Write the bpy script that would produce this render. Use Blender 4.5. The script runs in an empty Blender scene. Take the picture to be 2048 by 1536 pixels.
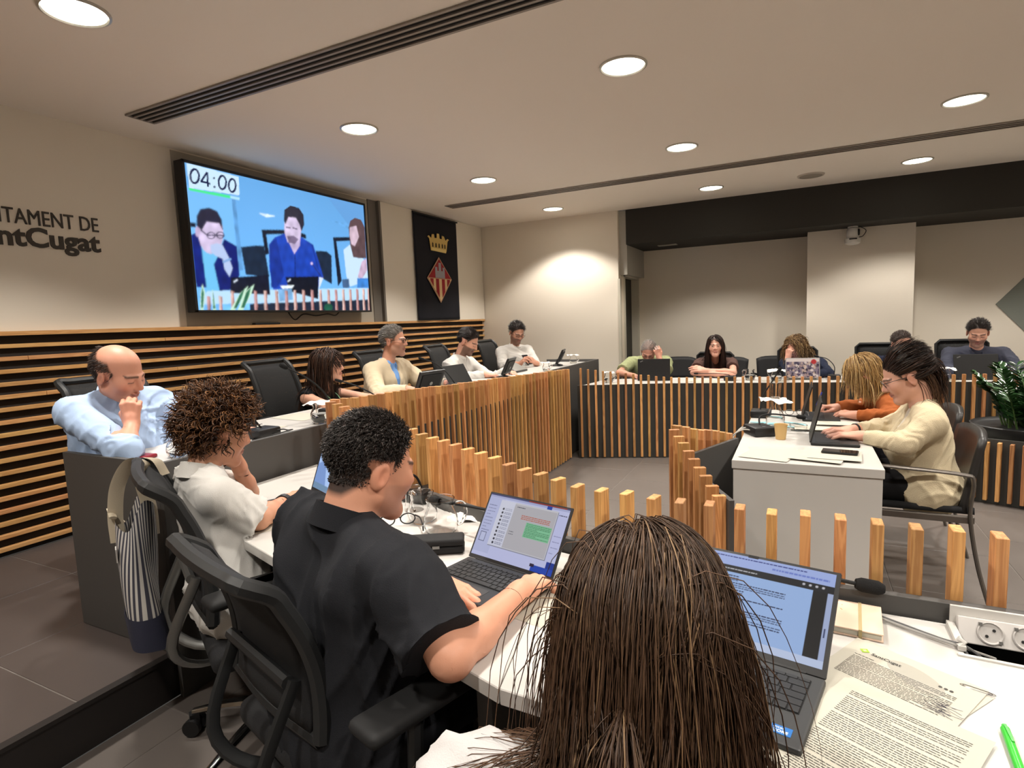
import bpy, bmesh, math, random
import numpy as np
from mathutils import Vector, Matrix, Euler
random.seed(7); RNG = np.random.RandomState(11)
S = bpy.context.scene; C = S.collection; PI = math.pi; rad = math.radians

# ---------------------------------------------------------------- camera, world, exposure
cd = bpy.data.cameras.new('camera'); cam = bpy.data.objects.new('camera', cd); C.objects.link(cam)
cd.sensor_fit = 'HORIZONTAL'; cd.sensor_width = 36.0; cd.lens = 1153.0/2048*36; cd.clip_start = .02; cd.clip_end = 60
HC = 1.4
Rm = Matrix(((.89466, -.01243, .44657), (.44388, .11251, -.88894), (-.03919, .99357, .10618)))
q, r_ = np.linalg.qr(np.array(Rm)); q = q*np.sign(np.diag(r_))
M4 = Matrix(q.tolist()).to_4x4(); M4.translation = (0, 0, HC); cam.matrix_world = M4; S.camera = cam
S.view_settings.view_transform = 'Standard'; S.view_settings.look = 'None'
S.view_settings.exposure = 0.3; S.view_settings.gamma = 1.0; S.view_settings.use_curve_mapping = False
w = bpy.data.worlds.new('world'); S.world = w; w.use_nodes = True
w.node_tree.nodes['Background'].inputs[0].default_value = (1, .95, .88, 1)
w.node_tree.nodes['Background'].inputs[1].default_value = .05
LAMP_W = 140.0; LAMP_COL = (1.0, .94, .86)

H = 2.75; XL = -4.1; YF = 7.3; YB = 8.25; PLAT = .17; XE = -2.16
# ---------------------------------------------------------------- colour + material helpers
def lin(r, g, b, a=1.0):
    f = lambda c: (c/255/12.92) if c/255 <= .04045 else ((c/255+.055)/1.055)**2.4
    return (f(r), f(g), f(b), a)
MATS = {}
def nodes(name):
    m = bpy.data.materials.new(name); m.use_nodes = True
    return m, m.node_tree, m.node_tree.nodes['Principled BSDF']
def mat(name, col, rough=.6, metal=0, bump=0, bscale=60, var=0, vscale=3, spec=.5, trans=0, ior=1.45, alpha=1, coat=0, emit=None, estr=0, attr=None, sheen=0):
    if name in MATS: return MATS[name]
    m, t, b = nodes(name); L = t.links.new
    b.inputs['Roughness'].default_value = rough; b.inputs['Metallic'].default_value = metal
    b.inputs['Specular IOR Level'].default_value = spec; b.inputs['Transmission Weight'].default_value = trans
    b.inputs['IOR'].default_value = ior; b.inputs['Coat Weight'].default_value = coat; b.inputs['Alpha'].default_value = alpha
    b.inputs['Base Color'].default_value = col
    if sheen: b.inputs['Sheen Weight'].default_value = sheen
    src = None
    if attr:
        a = t.nodes.new('ShaderNodeAttribute'); a.attribute_name = attr; src = a.outputs['Color']
        L(src, b.inputs['Base Color'])
    if bump or var:
        tc = t.nodes.new('ShaderNodeTexCoord')
    if var:
        n = t.nodes.new('ShaderNodeTexNoise'); n.inputs['Scale'].default_value = vscale; n.inputs['Detail'].default_value = 5
        L(tc.outputs['Object'], n.inputs['Vector'])
        mp = t.nodes.new('ShaderNodeMapRange'); mp.inputs[3].default_value = 1-var; mp.inputs[4].default_value = 1+var
        L(n.outputs['Fac'], mp.inputs[0])
        mx = t.nodes.new('ShaderNodeMix'); mx.data_type = 'RGBA'; mx.blend_type = 'MULTIPLY'; mx.inputs[0].default_value = 1
        if src: L(src, mx.inputs[6])
        else: mx.inputs[6].default_value = col
        L(mp.outputs[0], mx.inputs[7]); L(mx.outputs[2], b.inputs['Base Color'])
    if bump:
        n2 = t.nodes.new('ShaderNodeTexNoise'); n2.inputs['Scale'].default_value = bscale; n2.inputs['Detail'].default_value = 3
        L(tc.outputs['Object'], n2.inputs['Vector'])
        bm_ = t.nodes.new('ShaderNodeBump'); bm_.inputs['Strength'].default_value = bump; bm_.inputs['Distance'].default_value = .004
        L(n2.outputs['Fac'], bm_.inputs['Height']); L(bm_.outputs['Normal'], b.inputs['Normal'])
    if emit:
        b.inputs['Emission Color'].default_value = emit; b.inputs['Emission Strength'].default_value = estr
    MATS[name] = m; return m
def glow(name, attr, strength, rough=.25):
    """a lit display: picture colours stored on the surface, emitted"""
    m, t, b = nodes(name)
    a = t.nodes.new('ShaderNodeAttribute'); a.attribute_name = attr
    b.inputs['Base Color'].default_value = (.01, .01, .01, 1); b.inputs['Roughness'].default_value = rough
    b.inputs['Specular IOR Level'].default_value = .25
    t.links.new(a.outputs['Color'], b.inputs['Emission Color']); b.inputs['Emission Strength'].default_value = strength
    MATS[name] = m; return m
def wood(name, light, dark, axis=2, vary=.35, rough=.55):
    m, t, b = nodes(name); L = t.links.new; N = t.nodes.new
    tc = N('ShaderNodeTexCoord'); oi = N('ShaderNodeObjectInfo'); mp = N('ShaderNodeMapping')
    sc = [38, 38, 38]; sc[axis] = 2.2; mp.inputs['Scale'].default_value = sc
    cx = N('ShaderNodeCombineXYZ'); ml = N('ShaderNodeMath'); ml.operation = 'MULTIPLY'; ml.inputs[1].default_value = 47
    L(oi.outputs['Random'], ml.inputs[0])
    for i in range(3): L(ml.outputs[0], cx.inputs[i])
    L(tc.outputs['Object'], mp.inputs['Vector']); L(cx.outputs[0], mp.inputs['Location'])
    n = N('ShaderNodeTexNoise'); n.inputs['Scale'].default_value = 1.0; n.inputs['Detail'].default_value = 4; n.inputs['Distortion'].default_value = 1.2
    L(mp.outputs[0], n.inputs['Vector'])
    wv = N('ShaderNodeMath'); wv.operation = 'MULTIPLY'; wv.inputs[1].default_value = 26; L(n.outputs['Fac'], wv.inputs[0])
    sn = N('ShaderNodeMath'); sn.operation = 'SINE'; L(wv.outputs[0], sn.inputs[0])
    mr = N('ShaderNodeMapRange'); mr.inputs[1].default_value = -1; L(sn.outputs[0], mr.inputs[0])
    mr.inputs[3].default_value = .0; mr.inputs[4].default_value = .62
    rp = N('ShaderNodeMix'); rp.data_type = 'RGBA'; rp.inputs[6].default_value = light; rp.inputs[7].default_value = dark
    L(mr.outputs[0], rp.inputs[0])
    hv = N('ShaderNodeHueSaturation'); L(rp.outputs[2], hv.inputs['Color'])
    v = N('ShaderNodeMapRange'); v.inputs[3].default_value = 1-vary; v.inputs[4].default_value = 1+vary*.55; L(oi.outputs['Random'], v.inputs[0])
    L(v.outputs[0], hv.inputs['Value'])
    h2 = N('ShaderNodeMath'); h2.operation = 'MULTIPLY'; h2.inputs[1].default_value = 13.7; L(oi.outputs['Random'], h2.inputs[0])
    fr = N('ShaderNodeMath'); fr.operation = 'FRACT'; L(h2.outputs[0], fr.inputs[0])
    hh = N('ShaderNodeMapRange'); hh.inputs[3].default_value = .487; hh.inputs[4].default_value = .51; L(fr.outputs[0], hh.inputs[0]); L(hh.outputs[0], hv.inputs['Hue'])
    L(hv.outputs['Color'], b.inputs['Base Color']); b.inputs['Roughness'].default_value = rough
    MATS[name] = m; return m
# ---------------------------------------------------------------- mesh helpers
def npmesh(name, V, F, smooth=True, cols=None, colname='Col'):
    """mesh from numpy arrays; F is (n,4) or (n,3)"""
    V = np.asarray(V, np.float32); F = np.asarray(F, np.int32); k = F.shape[1]
    me = bpy.data.meshes.new(name); me.vertices.add(len(V)); me.vertices.foreach_set('co', V.ravel())
    me.loops.add(F.size); me.loops.foreach_set('vertex_index', F.ravel())
    me.polygons.add(len(F)); me.polygons.foreach_set('loop_start', np.arange(0, F.size, k, dtype=np.int32))
    me.polygons.foreach_set('use_smooth', np.full(len(F), bool(smooth)))
    me.update(calc_edges=True)
    if cols is not None:
        a = me.color_attributes.new(colname, 'FLOAT_COLOR', 'POINT')
        c4 = np.ones((len(V), 4), np.float32); c4[:, :3] = cols[:, :3]; a.data.foreach_set('color', c4.ravel())
    me.validate(); return me
def link(name, me, m, parent=None, loc=None, rot=None):
    o = bpy.data.objects.new(name, me); C.objects.link(o)
    if m and me is not None and len(me.materials) == 0: me.materials.append(m)
    if parent: o.parent = parent
    if loc is not None: o.location = loc
    if rot is not None: o.rotation_euler = rot
    return o
def tag(o, label, cat, group=None):
    o['label'] = label; o['category'] = cat
    if group: o['group'] = group
    return o
def thing(name, label, cat, loc=(0, 0, 0), rz=0, group=None):
    o = bpy.data.objects.new(name, None); C.objects.link(o); o.location = loc; o.rotation_euler = (0, 0, rz)
    o.empty_display_size = .05
    return tag(o, label, cat, group)
def struct(o):
    o['kind'] = 'structure'; return o
def dup(root, loc, rz, label, group=None, rot=None):
    r = root.copy(); C.objects.link(r); r.location = loc; r.rotation_euler = rot if rot else (0, 0, rz); r['label'] = label
    if group: r['group'] = group
    for ch in list(root.children):
        c = ch.copy(); C.objects.link(c); c.parent = r
        for g in list(ch.children):
            d = g.copy(); C.objects.link(d); d.parent = c
    return r
def rotz(a): return Matrix.Rotation(a, 3, 'Z')
class MB:
    def __init__(s): s.v = []; s.f = []
    def add(s, vs, fs):
        n = len(s.v); s.v += [tuple(p) for p in vs]; s.f += [tuple(i+n for i in f) for f in fs]; return s
    def box(s, c, d, R=None):
        vs = []
        for x in (-.5, .5):
            for y in (-.5, .5):
                for z in (-.5, .5):
                    p = Vector((x*d[0], y*d[1], z*d[2]))
                    if R is not None: p = R @ p
                    vs.append((p.x+c[0], p.y+c[1], p.z+c[2]))
        return s.add(vs, [(0, 1, 3, 2), (4, 6, 7, 5), (0, 4, 5, 1), (2, 3, 7, 6), (0, 2, 6, 4), (1, 5, 7, 3)])
    def b2(s, x0, x1, y0, y1, z0, z1):
        return s.box(((x0+x1)/2, (y0+y1)/2, (z0+z1)/2), (x1-x0, y1-y0, z1-z0))
    def prism(s, poly, z0, z1, T=None):
        n = len(poly); vs = [(p[0], p[1], z0) for p in poly]+[(p[0], p[1], z1) for p in poly]
        if T: vs = [tuple(T(Vector(p))) for p in vs]
        return s.add(vs, [tuple(range(n))[::-1], tuple(range(n, 2*n))]+[(i, (i+1) % n, (i+1) % n+n, i+n) for i in range(n)])
    def tube(s, pts, r, n=8, cap=True, flat=None):
        pts = [Vector(p) for p in pts]; m = len(pts); rr = r if hasattr(r, '__len__') else [r]*m
        t0 = (pts[1]-pts[0]).normalized(); ref = Vector((0, 0, 1)) if abs(t0.z) < .9 else Vector((1, 0, 0))
        u = t0.cross(ref).normalized(); vs = []
        for i, p in enumerate(pts):
            t = (pts[min(i+1, m-1)]-pts[max(i-1, 0)]).normalized(); u = (u-t*u.dot(t)).normalized(); w_ = t.cross(u)
            for k in range(n):
                a = 2*PI*k/n; fl = flat if flat else 1
                vs.append(p+u*(math.cos(a)*rr[i])+w_*(math.sin(a)*rr[i]*fl))
        fs = [(i*n+k, i*n+(k+1) % n, (i+1)*n+(k+1) % n, (i+1)*n+k) for i in range(m-1) for k in range(n)]
        if cap: fs += [tuple(range(n))[::-1], tuple(range((m-1)*n, m*n))]
        return s.add(vs, fs)
    def lathe(s, prof, n=24, c=(0, 0, 0), closed=False):
        vs = []; m = len(prof)
        for r, z in prof:
            for k in range(n):
                a = 2*PI*k/n; vs.append((c[0]+r*math.cos(a), c[1]+r*math.sin(a), c[2]+z))
        fs = [(i*n+k, i*n+(k+1) % n, (i+1)*n+(k+1) % n, (i+1)*n+k) for i in range(m-1) for k in range(n)]
        if closed: fs += [tuple(range(n))[::-1], tuple(range((m-1)*n, m*n))]
        return s.add(vs, fs)
    def build(s, name, m, parent=None, loc=None, rot=None, smooth=False, bevel=0, seg=2):
        me = s.mesh(name, smooth, bevel, seg); return link(name, me, m, parent, loc, rot)
    def mesh(s, name, smooth=False, bevel=0, seg=2):
        me = bpy.data.meshes.new(name); me.from_pydata(s.v, [], s.f)
        bm = bmesh.new(); bm.from_mesh(me); bmesh.ops.recalc_face_normals(bm, faces=bm.faces)
        if bevel: bmesh.ops.bevel(bm, geom=bm.edges[:], offset=bevel, segments=seg, affect='EDGES', profile=.5, clamp_overlap=True)
        for f in bm.faces: f.smooth = smooth
        bm.to_mesh(me); bm.free()
        if smooth and hasattr(me, 'set_sharp_from_angle'): me.set_sharp_from_angle(angle=rad(40))
        return me
def bez(pts, n=24):
    """smooth curve through points (Catmull-Rom)"""
    P = [Vector(p) for p in pts]; P = [P[0]*2-P[1]]+P+[P[-1]*2-P[-2]]; out = []; k = len(P)-3
    for i in range(k):
        for j in range(max(2, n//k)):
            t = j/max(2, n//k); a, b, c, d = P[i:i+4]
            out.append(.5*((2*b)+(c-a)*t+(2*a-5*b+4*c-d)*t*t+(3*b-a-3*c+d)*t**3))
    out.append(P[-2]); return out
def text(name, body, size, m, parent=None, offset=0, extrude=.0, align='LEFT', T=None, spacing=1.0):
    cu = bpy.data.curves.new(name, 'FONT'); cu.body = body; cu.size = size; cu.offset = offset; cu.extrude = extrude
    cu.align_x = align; cu.space_character = spacing; cu.resolution_u = 3
    to = bpy.data.objects.new(name, cu); C.objects.link(to); bpy.context.view_layer.update()
    me = bpy.data.meshes.new_from_object(to.evaluated_get(bpy.context.evaluated_depsgraph_get())); bpy.data.objects.remove(to); bpy.data.curves.remove(cu)
    if T is not None: me.transform(T)
    me.materials.clear(); return link(name, me, m, parent)
# ---------------------------------------------------------------- shared materials
M_wall = mat('wall_plaster', lin(228, 219, 204), .85, bump=.05, bscale=220)
M_ceil = mat('ceiling_plaster', lin(238, 229, 218), .9, bump=.03, bscale=200)
M_dark = mat('soffit_paint', lin(46, 44, 40), .8)
M_dgrey = mat('charcoal_laminate', lin(74, 72, 70), .55, bump=.03, bscale=300)
M_panel = mat('dark_panel', lin(58, 58, 55), .6, bump=.03, bscale=200)
M_back = mat('slat_backing', lin(36, 31, 28), .8)
M_tile = mat('floor_tile', lin(104, 97, 92), .38, var=.10, vscale=2.5, bump=.02, bscale=90)
M_ptile = mat('platform_tile', lin(84, 76, 73), .42, var=.10, vscale=2.5, bump=.02, bscale=90)
M_grout = mat('grout', lin(120, 114, 108), .9)
M_riser = mat('riser_black', lin(38, 34, 33), .55)
M_white = mat('white_laminate', lin(198, 195, 190), .35)
M_wood = wood('pine_slat', lin(208, 155, 96), lin(158, 102, 52))
M_woodh = wood('pine_batten', lin(212, 164, 104), lin(182, 126, 68), axis=1, vary=.12)
M_black = mat('black_plastic', lin(24, 24, 25), .45)
M_blackm = mat('black_matte', lin(20, 20, 21), .75)
M_chrome = mat('polished_aluminium', lin(190, 190, 190), .18, metal=1)
M_grey = mat('grey_plastic', lin(96, 96, 96), .5)
M_paper = mat('white_paper', lin(188, 184, 170), .8)
M_napkin = mat('napkin_white', lin(220, 217, 211), .85)
M_ink = mat('print_ink', lin(70, 68, 66), .8)
M_glass = mat('clear_glass', (1, 1, 1, 1), .0, trans=1, ior=1.25, spec=.5)
M_water = mat('water', (.95, .98, 1, 1), .0, trans=1, ior=1.2)
# ================================================================ LIGHTS: recessed downlights
DL = [(x, y) for x in (-2.7, -.87, .96, 2.79) for y in (-.24, 1.49, 3.22, 4.95, 6.68)]
M_lens = mat('lamp_lens', (1, 1, 1, 1), .5, emit=(1, .95, .80, 1), estr=9)
M_rim = mat('lamp_rim', lin(190, 186, 176), .35, metal=.6)
dl_label = {(-2.7, 1.49): 'big round downlight in the ceiling corner above the wall lettering', (-2.7, 3.22): 'round downlight in the ceiling in front of the wide screen',
 (-2.7, 4.95): 'round downlight nearest the left end of the thin air slot', (-2.7, 6.68): 'small round downlight beside the plain white corner wall',
 (-.87, 3.22): 'round downlight alone in the middle of the ceiling', (-.87, 4.95): 'round downlight just before the thin air slot near the middle',
 (-.87, 6.68): 'round downlight by the left end of the black soffit', (.96, 4.95): 'round downlight at the right edge before the thin air slot',
 (.96, 6.68): 'round downlight beyond the thin air slot on the far right'}
ring = MB(); ring.lathe([(.112, .0), (.128, .0), (.128, -.006), (.118, -.010), (.112, -.004), (.112, .0)], 32)
ringme = ring.mesh('lamp_rim', True); lensme = MB().lathe([(.0001, -.003), (.06, -.003), (.112, -.002)], 32).mesh('lamp_lens', True)
for i, (x, y) in enumerate(DL):
    lab = dl_label.get((x, y), 'round recessed ceiling downlight outside the picture')
    t = thing('ceiling_downlight', lab, 'downlight', (x, y, H), 0, 'round ceiling downlights')
    link('lamp_rim', ringme, M_rim, t); link('lamp_lens', lensme, M_lens, t)
    ld = bpy.data.lights.new('downlight_lamp', 'SPOT'); ld.energy = LAMP_W; ld.color = LAMP_COL; ld.spot_size = rad(118); ld.spot_blend = .35; ld.shadow_soft_size = .085
    lo = bpy.data.objects.new('downlight_lamp', ld); C.objects.link(lo); lo.parent = t; lo.location = (0, 0, -.012)
# ================================================================ ROOM
def slab(name, x0, x1, y0, y1, z0, z1, m): return struct(MB().b2(x0, x1, y0, y1, z0, z1).build(name, m))
floor = slab('floor', XE, 4.6, -3, YB, -.1, -.004, M_grout)
tile = MB().box((0, 0, -.002), (.596, .596, .006)).mesh('tile', bevel=.0015, seg=1)
for ix in range(-2, 6):
    for iy in range(-1, 13):
        x0, x1 = max(XE+.002, -1.37+ix*.6), -1.37+ix*.6+.6; y = .33+iy*.6+(.3 if ix % 2 else 0)
        o = link('tile', tile, M_tile, floor, ((x0+x1)/2, y, -.003)); o.scale = ((x1-x0)/.6, 1, 1)
slab('platform_riser', XE-.02, XE, -3, YF, 0, PLAT-.006, M_riser)
plat = slab('platform', XL, XE-.02, -3, YF, 0, PLAT-.004, M_grout)
ptile = MB().box((0, 0, -.002), (.636, .596, .006)).mesh('platform_tile', bevel=.0015, seg=1)
for ix in range(3):
    for iy in range(-1, 12):
        link('tile', ptile, M_ptile, plat, (XE-.32-ix*.64, .67+iy*.6-.6+.0, PLAT-.003))
struct(MB().b2(XE-.03, XE+.006, -3, YF, PLAT-.012, PLAT+.003).build('trim_1', M_riser))
ceiling = slab('ceiling', XL-.2, 4.6, -3, YF+.02, H, H+.1, M_ceil)
wl = slab('wall_left', XL-.15, XL, -3, YF+.1, 1.45, H, M_wall)
slab('wall_back', XL, 4.6, -3.1, -3, 0, H, M_wall); slab('wall_right', 4.6, 4.7, -3, YB, 0, H, M_wall)
wf = slab('wall_far', XL, -2.08, YF, YF+.12, 0, H, M_wall)
# alcove behind the far desk
slab('wall_alcove_side', -2.2, -2.05, YF+.12, YB, 1.95, H, M_wall)
slab('wall_alcove_jamb', -2.2, -2.05, YF+.12, YF+.17, 0, 1.95, M_wall); slab('wall_alcove_post', -2.2, -2.05, 8.17, YB, 0, 1.95, M_wall)
slab('wall_alcove_back', -2.9, 4.6, YB, YB+.1, 0, H, M_wall)
slab('wall_corridor', -3.0, -2.9, YF+.1, YB, 0, H, M_dark); 
slab('wall_column', .07, 1.13, 7.8, YB, 0, 2.32, M_wall)
slab('ceiling_soffit', -1.98, 4.6, YF+.02, YB, 2.32, H+.05, M_dark)
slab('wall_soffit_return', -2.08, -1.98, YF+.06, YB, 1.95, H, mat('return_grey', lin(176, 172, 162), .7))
# door in the alcove's side wall
d1 = struct(MB().box((0, 0, .97), (.04, .74, 1.94)).build('door_1', mat('door_dark', lin(52, 50, 44), .6), loc=(-2.16, 7.80, 0)))
MB().b2(-.03, .125, -.375, -.34, 0, 1.95).b2(-.03, .125, .34, .375, 0, 1.95).b2(-.03, .125, -.375, .375, 1.93, 1.96).build('door_frame', mat('frame_cream', lin(196, 190, 174), .5), d1)
slab('trim_2', -2.09, -2.06, YF-.006, YF+.05, 0, 1.9, mat('frame_cream', lin(196, 190, 174), .5))
# wainscot of battens on the left wall
wb = slab('wall_left_wainscot', XL-.15, XL+.0, -3, YF, PLAT, 1.45, M_back)
bat = MB().box((0, 0, 0), (.034, 2.56, .024)).mesh('batten', bevel=.002, seg=1)
NB = 17
for k in range(NB):
    z = PLAT+.045+k*(1.45-PLAT-.045)/NB
    off = (k*.83) % 2.56
    for j in range(5):
        y0 = -3+off+j*2.562-2.562; y1 = y0+2.56
        a, b = max(y0, -3), min(y1, YF-.005)
        if b-a < .1: continue
        o = link('batten', bat, M_woodh, wb, (XL+.017, (a+b)/2, z)); o.scale = (1, (b-a)/2.56, 1)
MB().b2(XL, XL+.05, -3, YF-.004, 1.438, 1.462).build('wood_cap', M_woodh, wb)
# recess frame behind the screen
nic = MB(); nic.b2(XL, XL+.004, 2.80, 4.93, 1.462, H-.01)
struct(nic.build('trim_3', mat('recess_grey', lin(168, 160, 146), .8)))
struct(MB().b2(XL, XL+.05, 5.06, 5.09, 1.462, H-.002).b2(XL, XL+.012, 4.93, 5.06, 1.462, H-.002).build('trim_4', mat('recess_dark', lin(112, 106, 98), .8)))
struct(MB().b2(XL, XL+.05, 5.09, YF-.01, 1.463, H-.004).build('wall_left_board', M_wall))
# linear air diffusers
M_fin = mat('diffuser_fin', lin(150, 142, 134), .5, metal=.3); M_slot = mat('diffuser_slot', lin(14, 13, 13), .9)
def diffuser(label, y0, y1, x0, x1, nf):
    t = thing('linear_air_diffuser', label, 'air vent', (0, 0, H))
    MB().b2(x0, x1, y0, y1, -.003, 0).build('slot_back', M_slot, t)
    wd = (y1-y0)/nf
    for k in range(nf+1):
        y = y0+k*wd; MB().b2(x0, x1, y-wd*.18, y+wd*.18, -.010, -.002).build('fin', M_fin, t)
    MB().b2(x0-.012, x0, y0-.005, y1+.005, -.010, -.001).build('end_cap', M_fin, t)
diffuser('wide air vent of four black slots running across the ceiling', 2.26, 2.43, -3.68, 4.5, 4)
diffuser('thin grey air slot along the far side of the ceiling', 5.72, 5.88, -3.62, 4.5, 3)
# ceiling loudspeaker, exit sign, soffit plate, dome camera
t = thing('ceiling_speaker', 'flat round pale loudspeaker grille in the ceiling before the soffit', 'speaker', (.08, 6.7, H))
MB().lathe([(.0001, -.012), (.10, -.011), (.105, -.006)], 32).build('grille', mat('spk', lin(150, 142, 130), .8, bump=.3, bscale=900), t, smooth=True)
MB().lathe([(.105, 0), (.125, 0), (.12, -.012), (.105, -.012)], 32).build('rim', mat('spk_rim', lin(190, 182, 170), .6), t, smooth=True)
t = thing('exit_sign', 'small green emergency exit sign above the alcove door', 'sign', (-2.045, 7.96, 2.05))
MB().box((0, 0, 0), (.012, .22, .13)).build('frame', mat('exit_frame', lin(40, 58, 44), .6), t, bevel=.004)
MB().box((.007, 0, 0), (.003, .18, .095)).build('panel', mat('exit_panel', lin(96, 128, 98), .5), t)
MB().box((.0095, -.05, .0), (.002, .03, .06)).box((.0095, .01, 0), (.002, .07, .012)).prism([(.03, .025), (.03, -.025), (.07, 0)], 0, .002, lambda p: Vector((.0088+p.z, p.x, p.y))).build('pictogram', mat('exit_pic', lin(190, 215, 190), .5), t)
tag(MB().box((0, 0, 0), (.24, .10, .008)).build('soffit_vent', mat('soffit_plate', lin(150, 146, 138), .6), loc=(-1.55, 7.75, 2.316), bevel=.002), 'small pale rectangular plate under the left end of the soffit', 'vent')
t = thing('dome_camera', 'white motorised camera mounted upside down on the white column', 'camera', (.52, 7.66, 2.32))
Mcw = mat('cam_white', lin(222, 220, 214), .4)
MB().lathe([(.0001, 0), (.05, 0), (.052, -.012), (.0001, -.013)], 24).build('mount', Mcw, t, smooth=True)
MB().box((0, .07, -.03), (.07, .16, .03)).build('bracket', Mcw, t, bevel=.006)
MB().lathe([(.0001, -.015), (.05, -.018), (.062, -.04), (.064, -.10), (.060, -.128)], 28).build('housing', Mcw, t, smooth=True)
MB().lathe([(.062, -.128), (.078, -.132), (.080, -.15), (.074, -.185), (.05, -.20), (.0001, -.203)], 28).build('base', Mcw, t, smooth=True)
MB().box((0, -.076, -.143), (.075, .012, .014)).build('vent_slot', M_black, t)
MB().box((.052, -.01, -.07), (.03, .07, .075)).build('lens_block', M_black, t, bevel=.012)
MB().tube(bez([(.07, .05, 0), (.13, .03, -.05), (.10, .02, -.11), (.06, .03, -.12)]), .004, 6).build('cable', M_black, t)
tag(MB().prism([(-.28, 0), (0, .33), (.28, 0), (0, -.33)], 0, .01, lambda p: Vector((p.x, -p.z, p.y))).build('wall_diamond', mat('diamond_grey', lin(122, 126, 118), .8), loc=(2.24, YB-.001, 1.39)), 'large flat grey green diamond on the alcove wall at the right edge', 'wall emblem')
# ================================================================ WALL LETTERING
Mlet = mat('letter_brown', lin(62, 56, 50), .6)
def wallT(y, z, sx=1.0): return Matrix.Translation((XL+.004, y, z)) @ Matrix(((0, 0, 1, 0), (sx, 0, 0, 0), (0, 1, 0, 0), (0, 0, 0, 1)))
t = thing('wall_lettering', 'dark brown lettering mounted on the plaster wall left of the screen', 'lettering', (0, 0, 0))
def fit_text(s, y1, height, width, zb, off, name):
    o = text(name, s, 1.0, Mlet, t, offset=off, extrude=.004)
    v = np.array([x.co[:] for x in o.data.vertices]); caps = .0
    sx = width/(v[:, 0].max()-v[:, 0].min()); o.data.transform(Matrix.Diagonal((sx, height, 1, 1)))
    v0 = v[:, 0].max()*sx
    o.data.transform(wallT(y1-v0, zb)); return o
# line 1: thin capitals, line 2: bold; widths from the letters in view
fit_text('AJUNTAMENT DE', 2.255, .128, .735, 2.088, .0, 'thin_letters')
fit_text('SantCugat', 2.255, .158, .70, 1.962, .028, 'bold_letters')
# ================================================================ SCREEN ON THE WALL
def canvas(w_, h_, col): a = np.zeros((h_, w_, 3)); a[:] = np.array(lin(*col))[:3]; return a
def poly(cv, pts, col, alpha=1.0):
    h_, w_ = cv.shape[:2]; P = np.array(pts, float); x0, y0 = np.floor(P.min(0)).astype(int)-1; x1, y1 = np.ceil(P.max(0)).astype(int)+2
    x0, y0 = max(x0, 0), max(y0, 0); x1, y1 = min(x1, w_), min(y1, h_)
    if x1 <= x0 or y1 <= y0: return
    acc = np.zeros((y1-y0, x1-x0))
    for ox in (.25, .75):
        for oy in (.25, .75):
            X, Y = np.meshgrid(np.arange(x0, x1)+ox, np.arange(y0, y1)+oy); ins = np.zeros(X.shape, bool); n = len(P)
            for i in range(n):
                a, b = P[i], P[(i+1) % n]
                if a[1] == b[1]: continue
                cnd = ((a[1] > Y) != (b[1] > Y)) & (X < (b[0]-a[0])*(Y-a[1])/(b[1]-a[1])+a[0]); ins ^= cnd
            acc += ins*.25
    acc = (acc*alpha)[..., None]; cv[y0:y1, x0:x1] = cv[y0:y1, x0:x1]*(1-acc)+np.array(lin(*col))[:3]*acc
def stroke(cv, pts, wd, col):
    for (a, b) in zip(pts[:-1], pts[1:]):
        a = np.array(a, float); b = np.array(b, float); d = b-a; L_ = np.hypot(*d)+1e-6; n = np.array([-d[1], d[0]])/L_*wd/2; e = d/L_*wd*.25
        poly(cv, [a-e+n, b+e+n, b+e-n, a-e-n], col)
def ell(c, r, n=20, a0=0, a1=360): return [(c[0]+r[0]*math.cos(rad(a0+(a1-a0)*i/n)), c[1]+r[1]*math.sin(rad(a0+(a1-a0)*i/n))) for i in range(n)]
def pic_mesh(name, cv, w_, h_, T):
    ny, nx = cv.shape[:2]; xs = np.linspace(0, w_, nx); ys = np.linspace(h_, 0, ny)
    X, Y = np.meshgrid(xs, ys); V = np.stack([X.ravel(), Y.ravel(), np.zeros(nx*ny)], 1)
    i = np.arange(nx*ny).reshape(ny, nx); F = np.stack([i[1:, :-1].ravel(), i[1:, 1:].ravel(), i[:-1, 1:].ravel(), i[:-1, :-1].ravel()], 1)
    me = npmesh(name, V, F, False, cv.reshape(-1, 3)); me.transform(T); return me
TVX, TY0, TY1, TZ0, TZ1 = -3.975, 2.79, 4.74, 1.565, 2.655
def homog(src, dst):
    A = []; B = []
    for (x, y), (u, v) in zip(src, dst):
        A += [[x, y, 1, 0, 0, 0, -u*x, -u*y], [0, 0, 0, x, y, 1, -v*x, -v*y]]; B += [u, v]
    return np.append(np.linalg.solve(np.array(A, float), np.array(B, float)), 1).reshape(3, 3)
W_, H_ = 264, 149
Hm = homog([(115, 112), (1583, 450), (1625, 1342), (222, 1340)], [(0, 0), (W_, 0), (W_, H_), (0, H_)])
def z2s(pts):
    o = []
    for x, y in pts:
        q_ = Hm @ np.array([x, y, 1.0]); o.append((q_[0]/q_[2], q_[1]/q_[2]))
    return o
tv = canvas(W_, H_, (112, 182, 246))
zp = lambda pts, c, a=1.0: poly(tv, z2s(pts), c, a)
yy = np.linspace(0, 1, H_)[:, None, None]; xx = np.linspace(0, 1, W_)[None, :, None]
tv *= (.80+.30*yy)*(1.0-.12*np.abs(xx-.3))
zp([(1280, 385), (1600, 440), (1600, 800), (1560, 760)], (98, 156, 214))
zp([(120, 300), (500, 400), (550, 1000), (190, 1000)], (128, 196, 250), .5)
zp([(500, 395), (530, 400), (590, 1010), (560, 1010)], (92, 150, 205))
zp([(715, 530), (790, 538), (860, 555), (780, 565)], (220, 240, 255))
zp([(140, 120), (560, 230), (565, 385), (165, 330)], (196, 224, 246))
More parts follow.
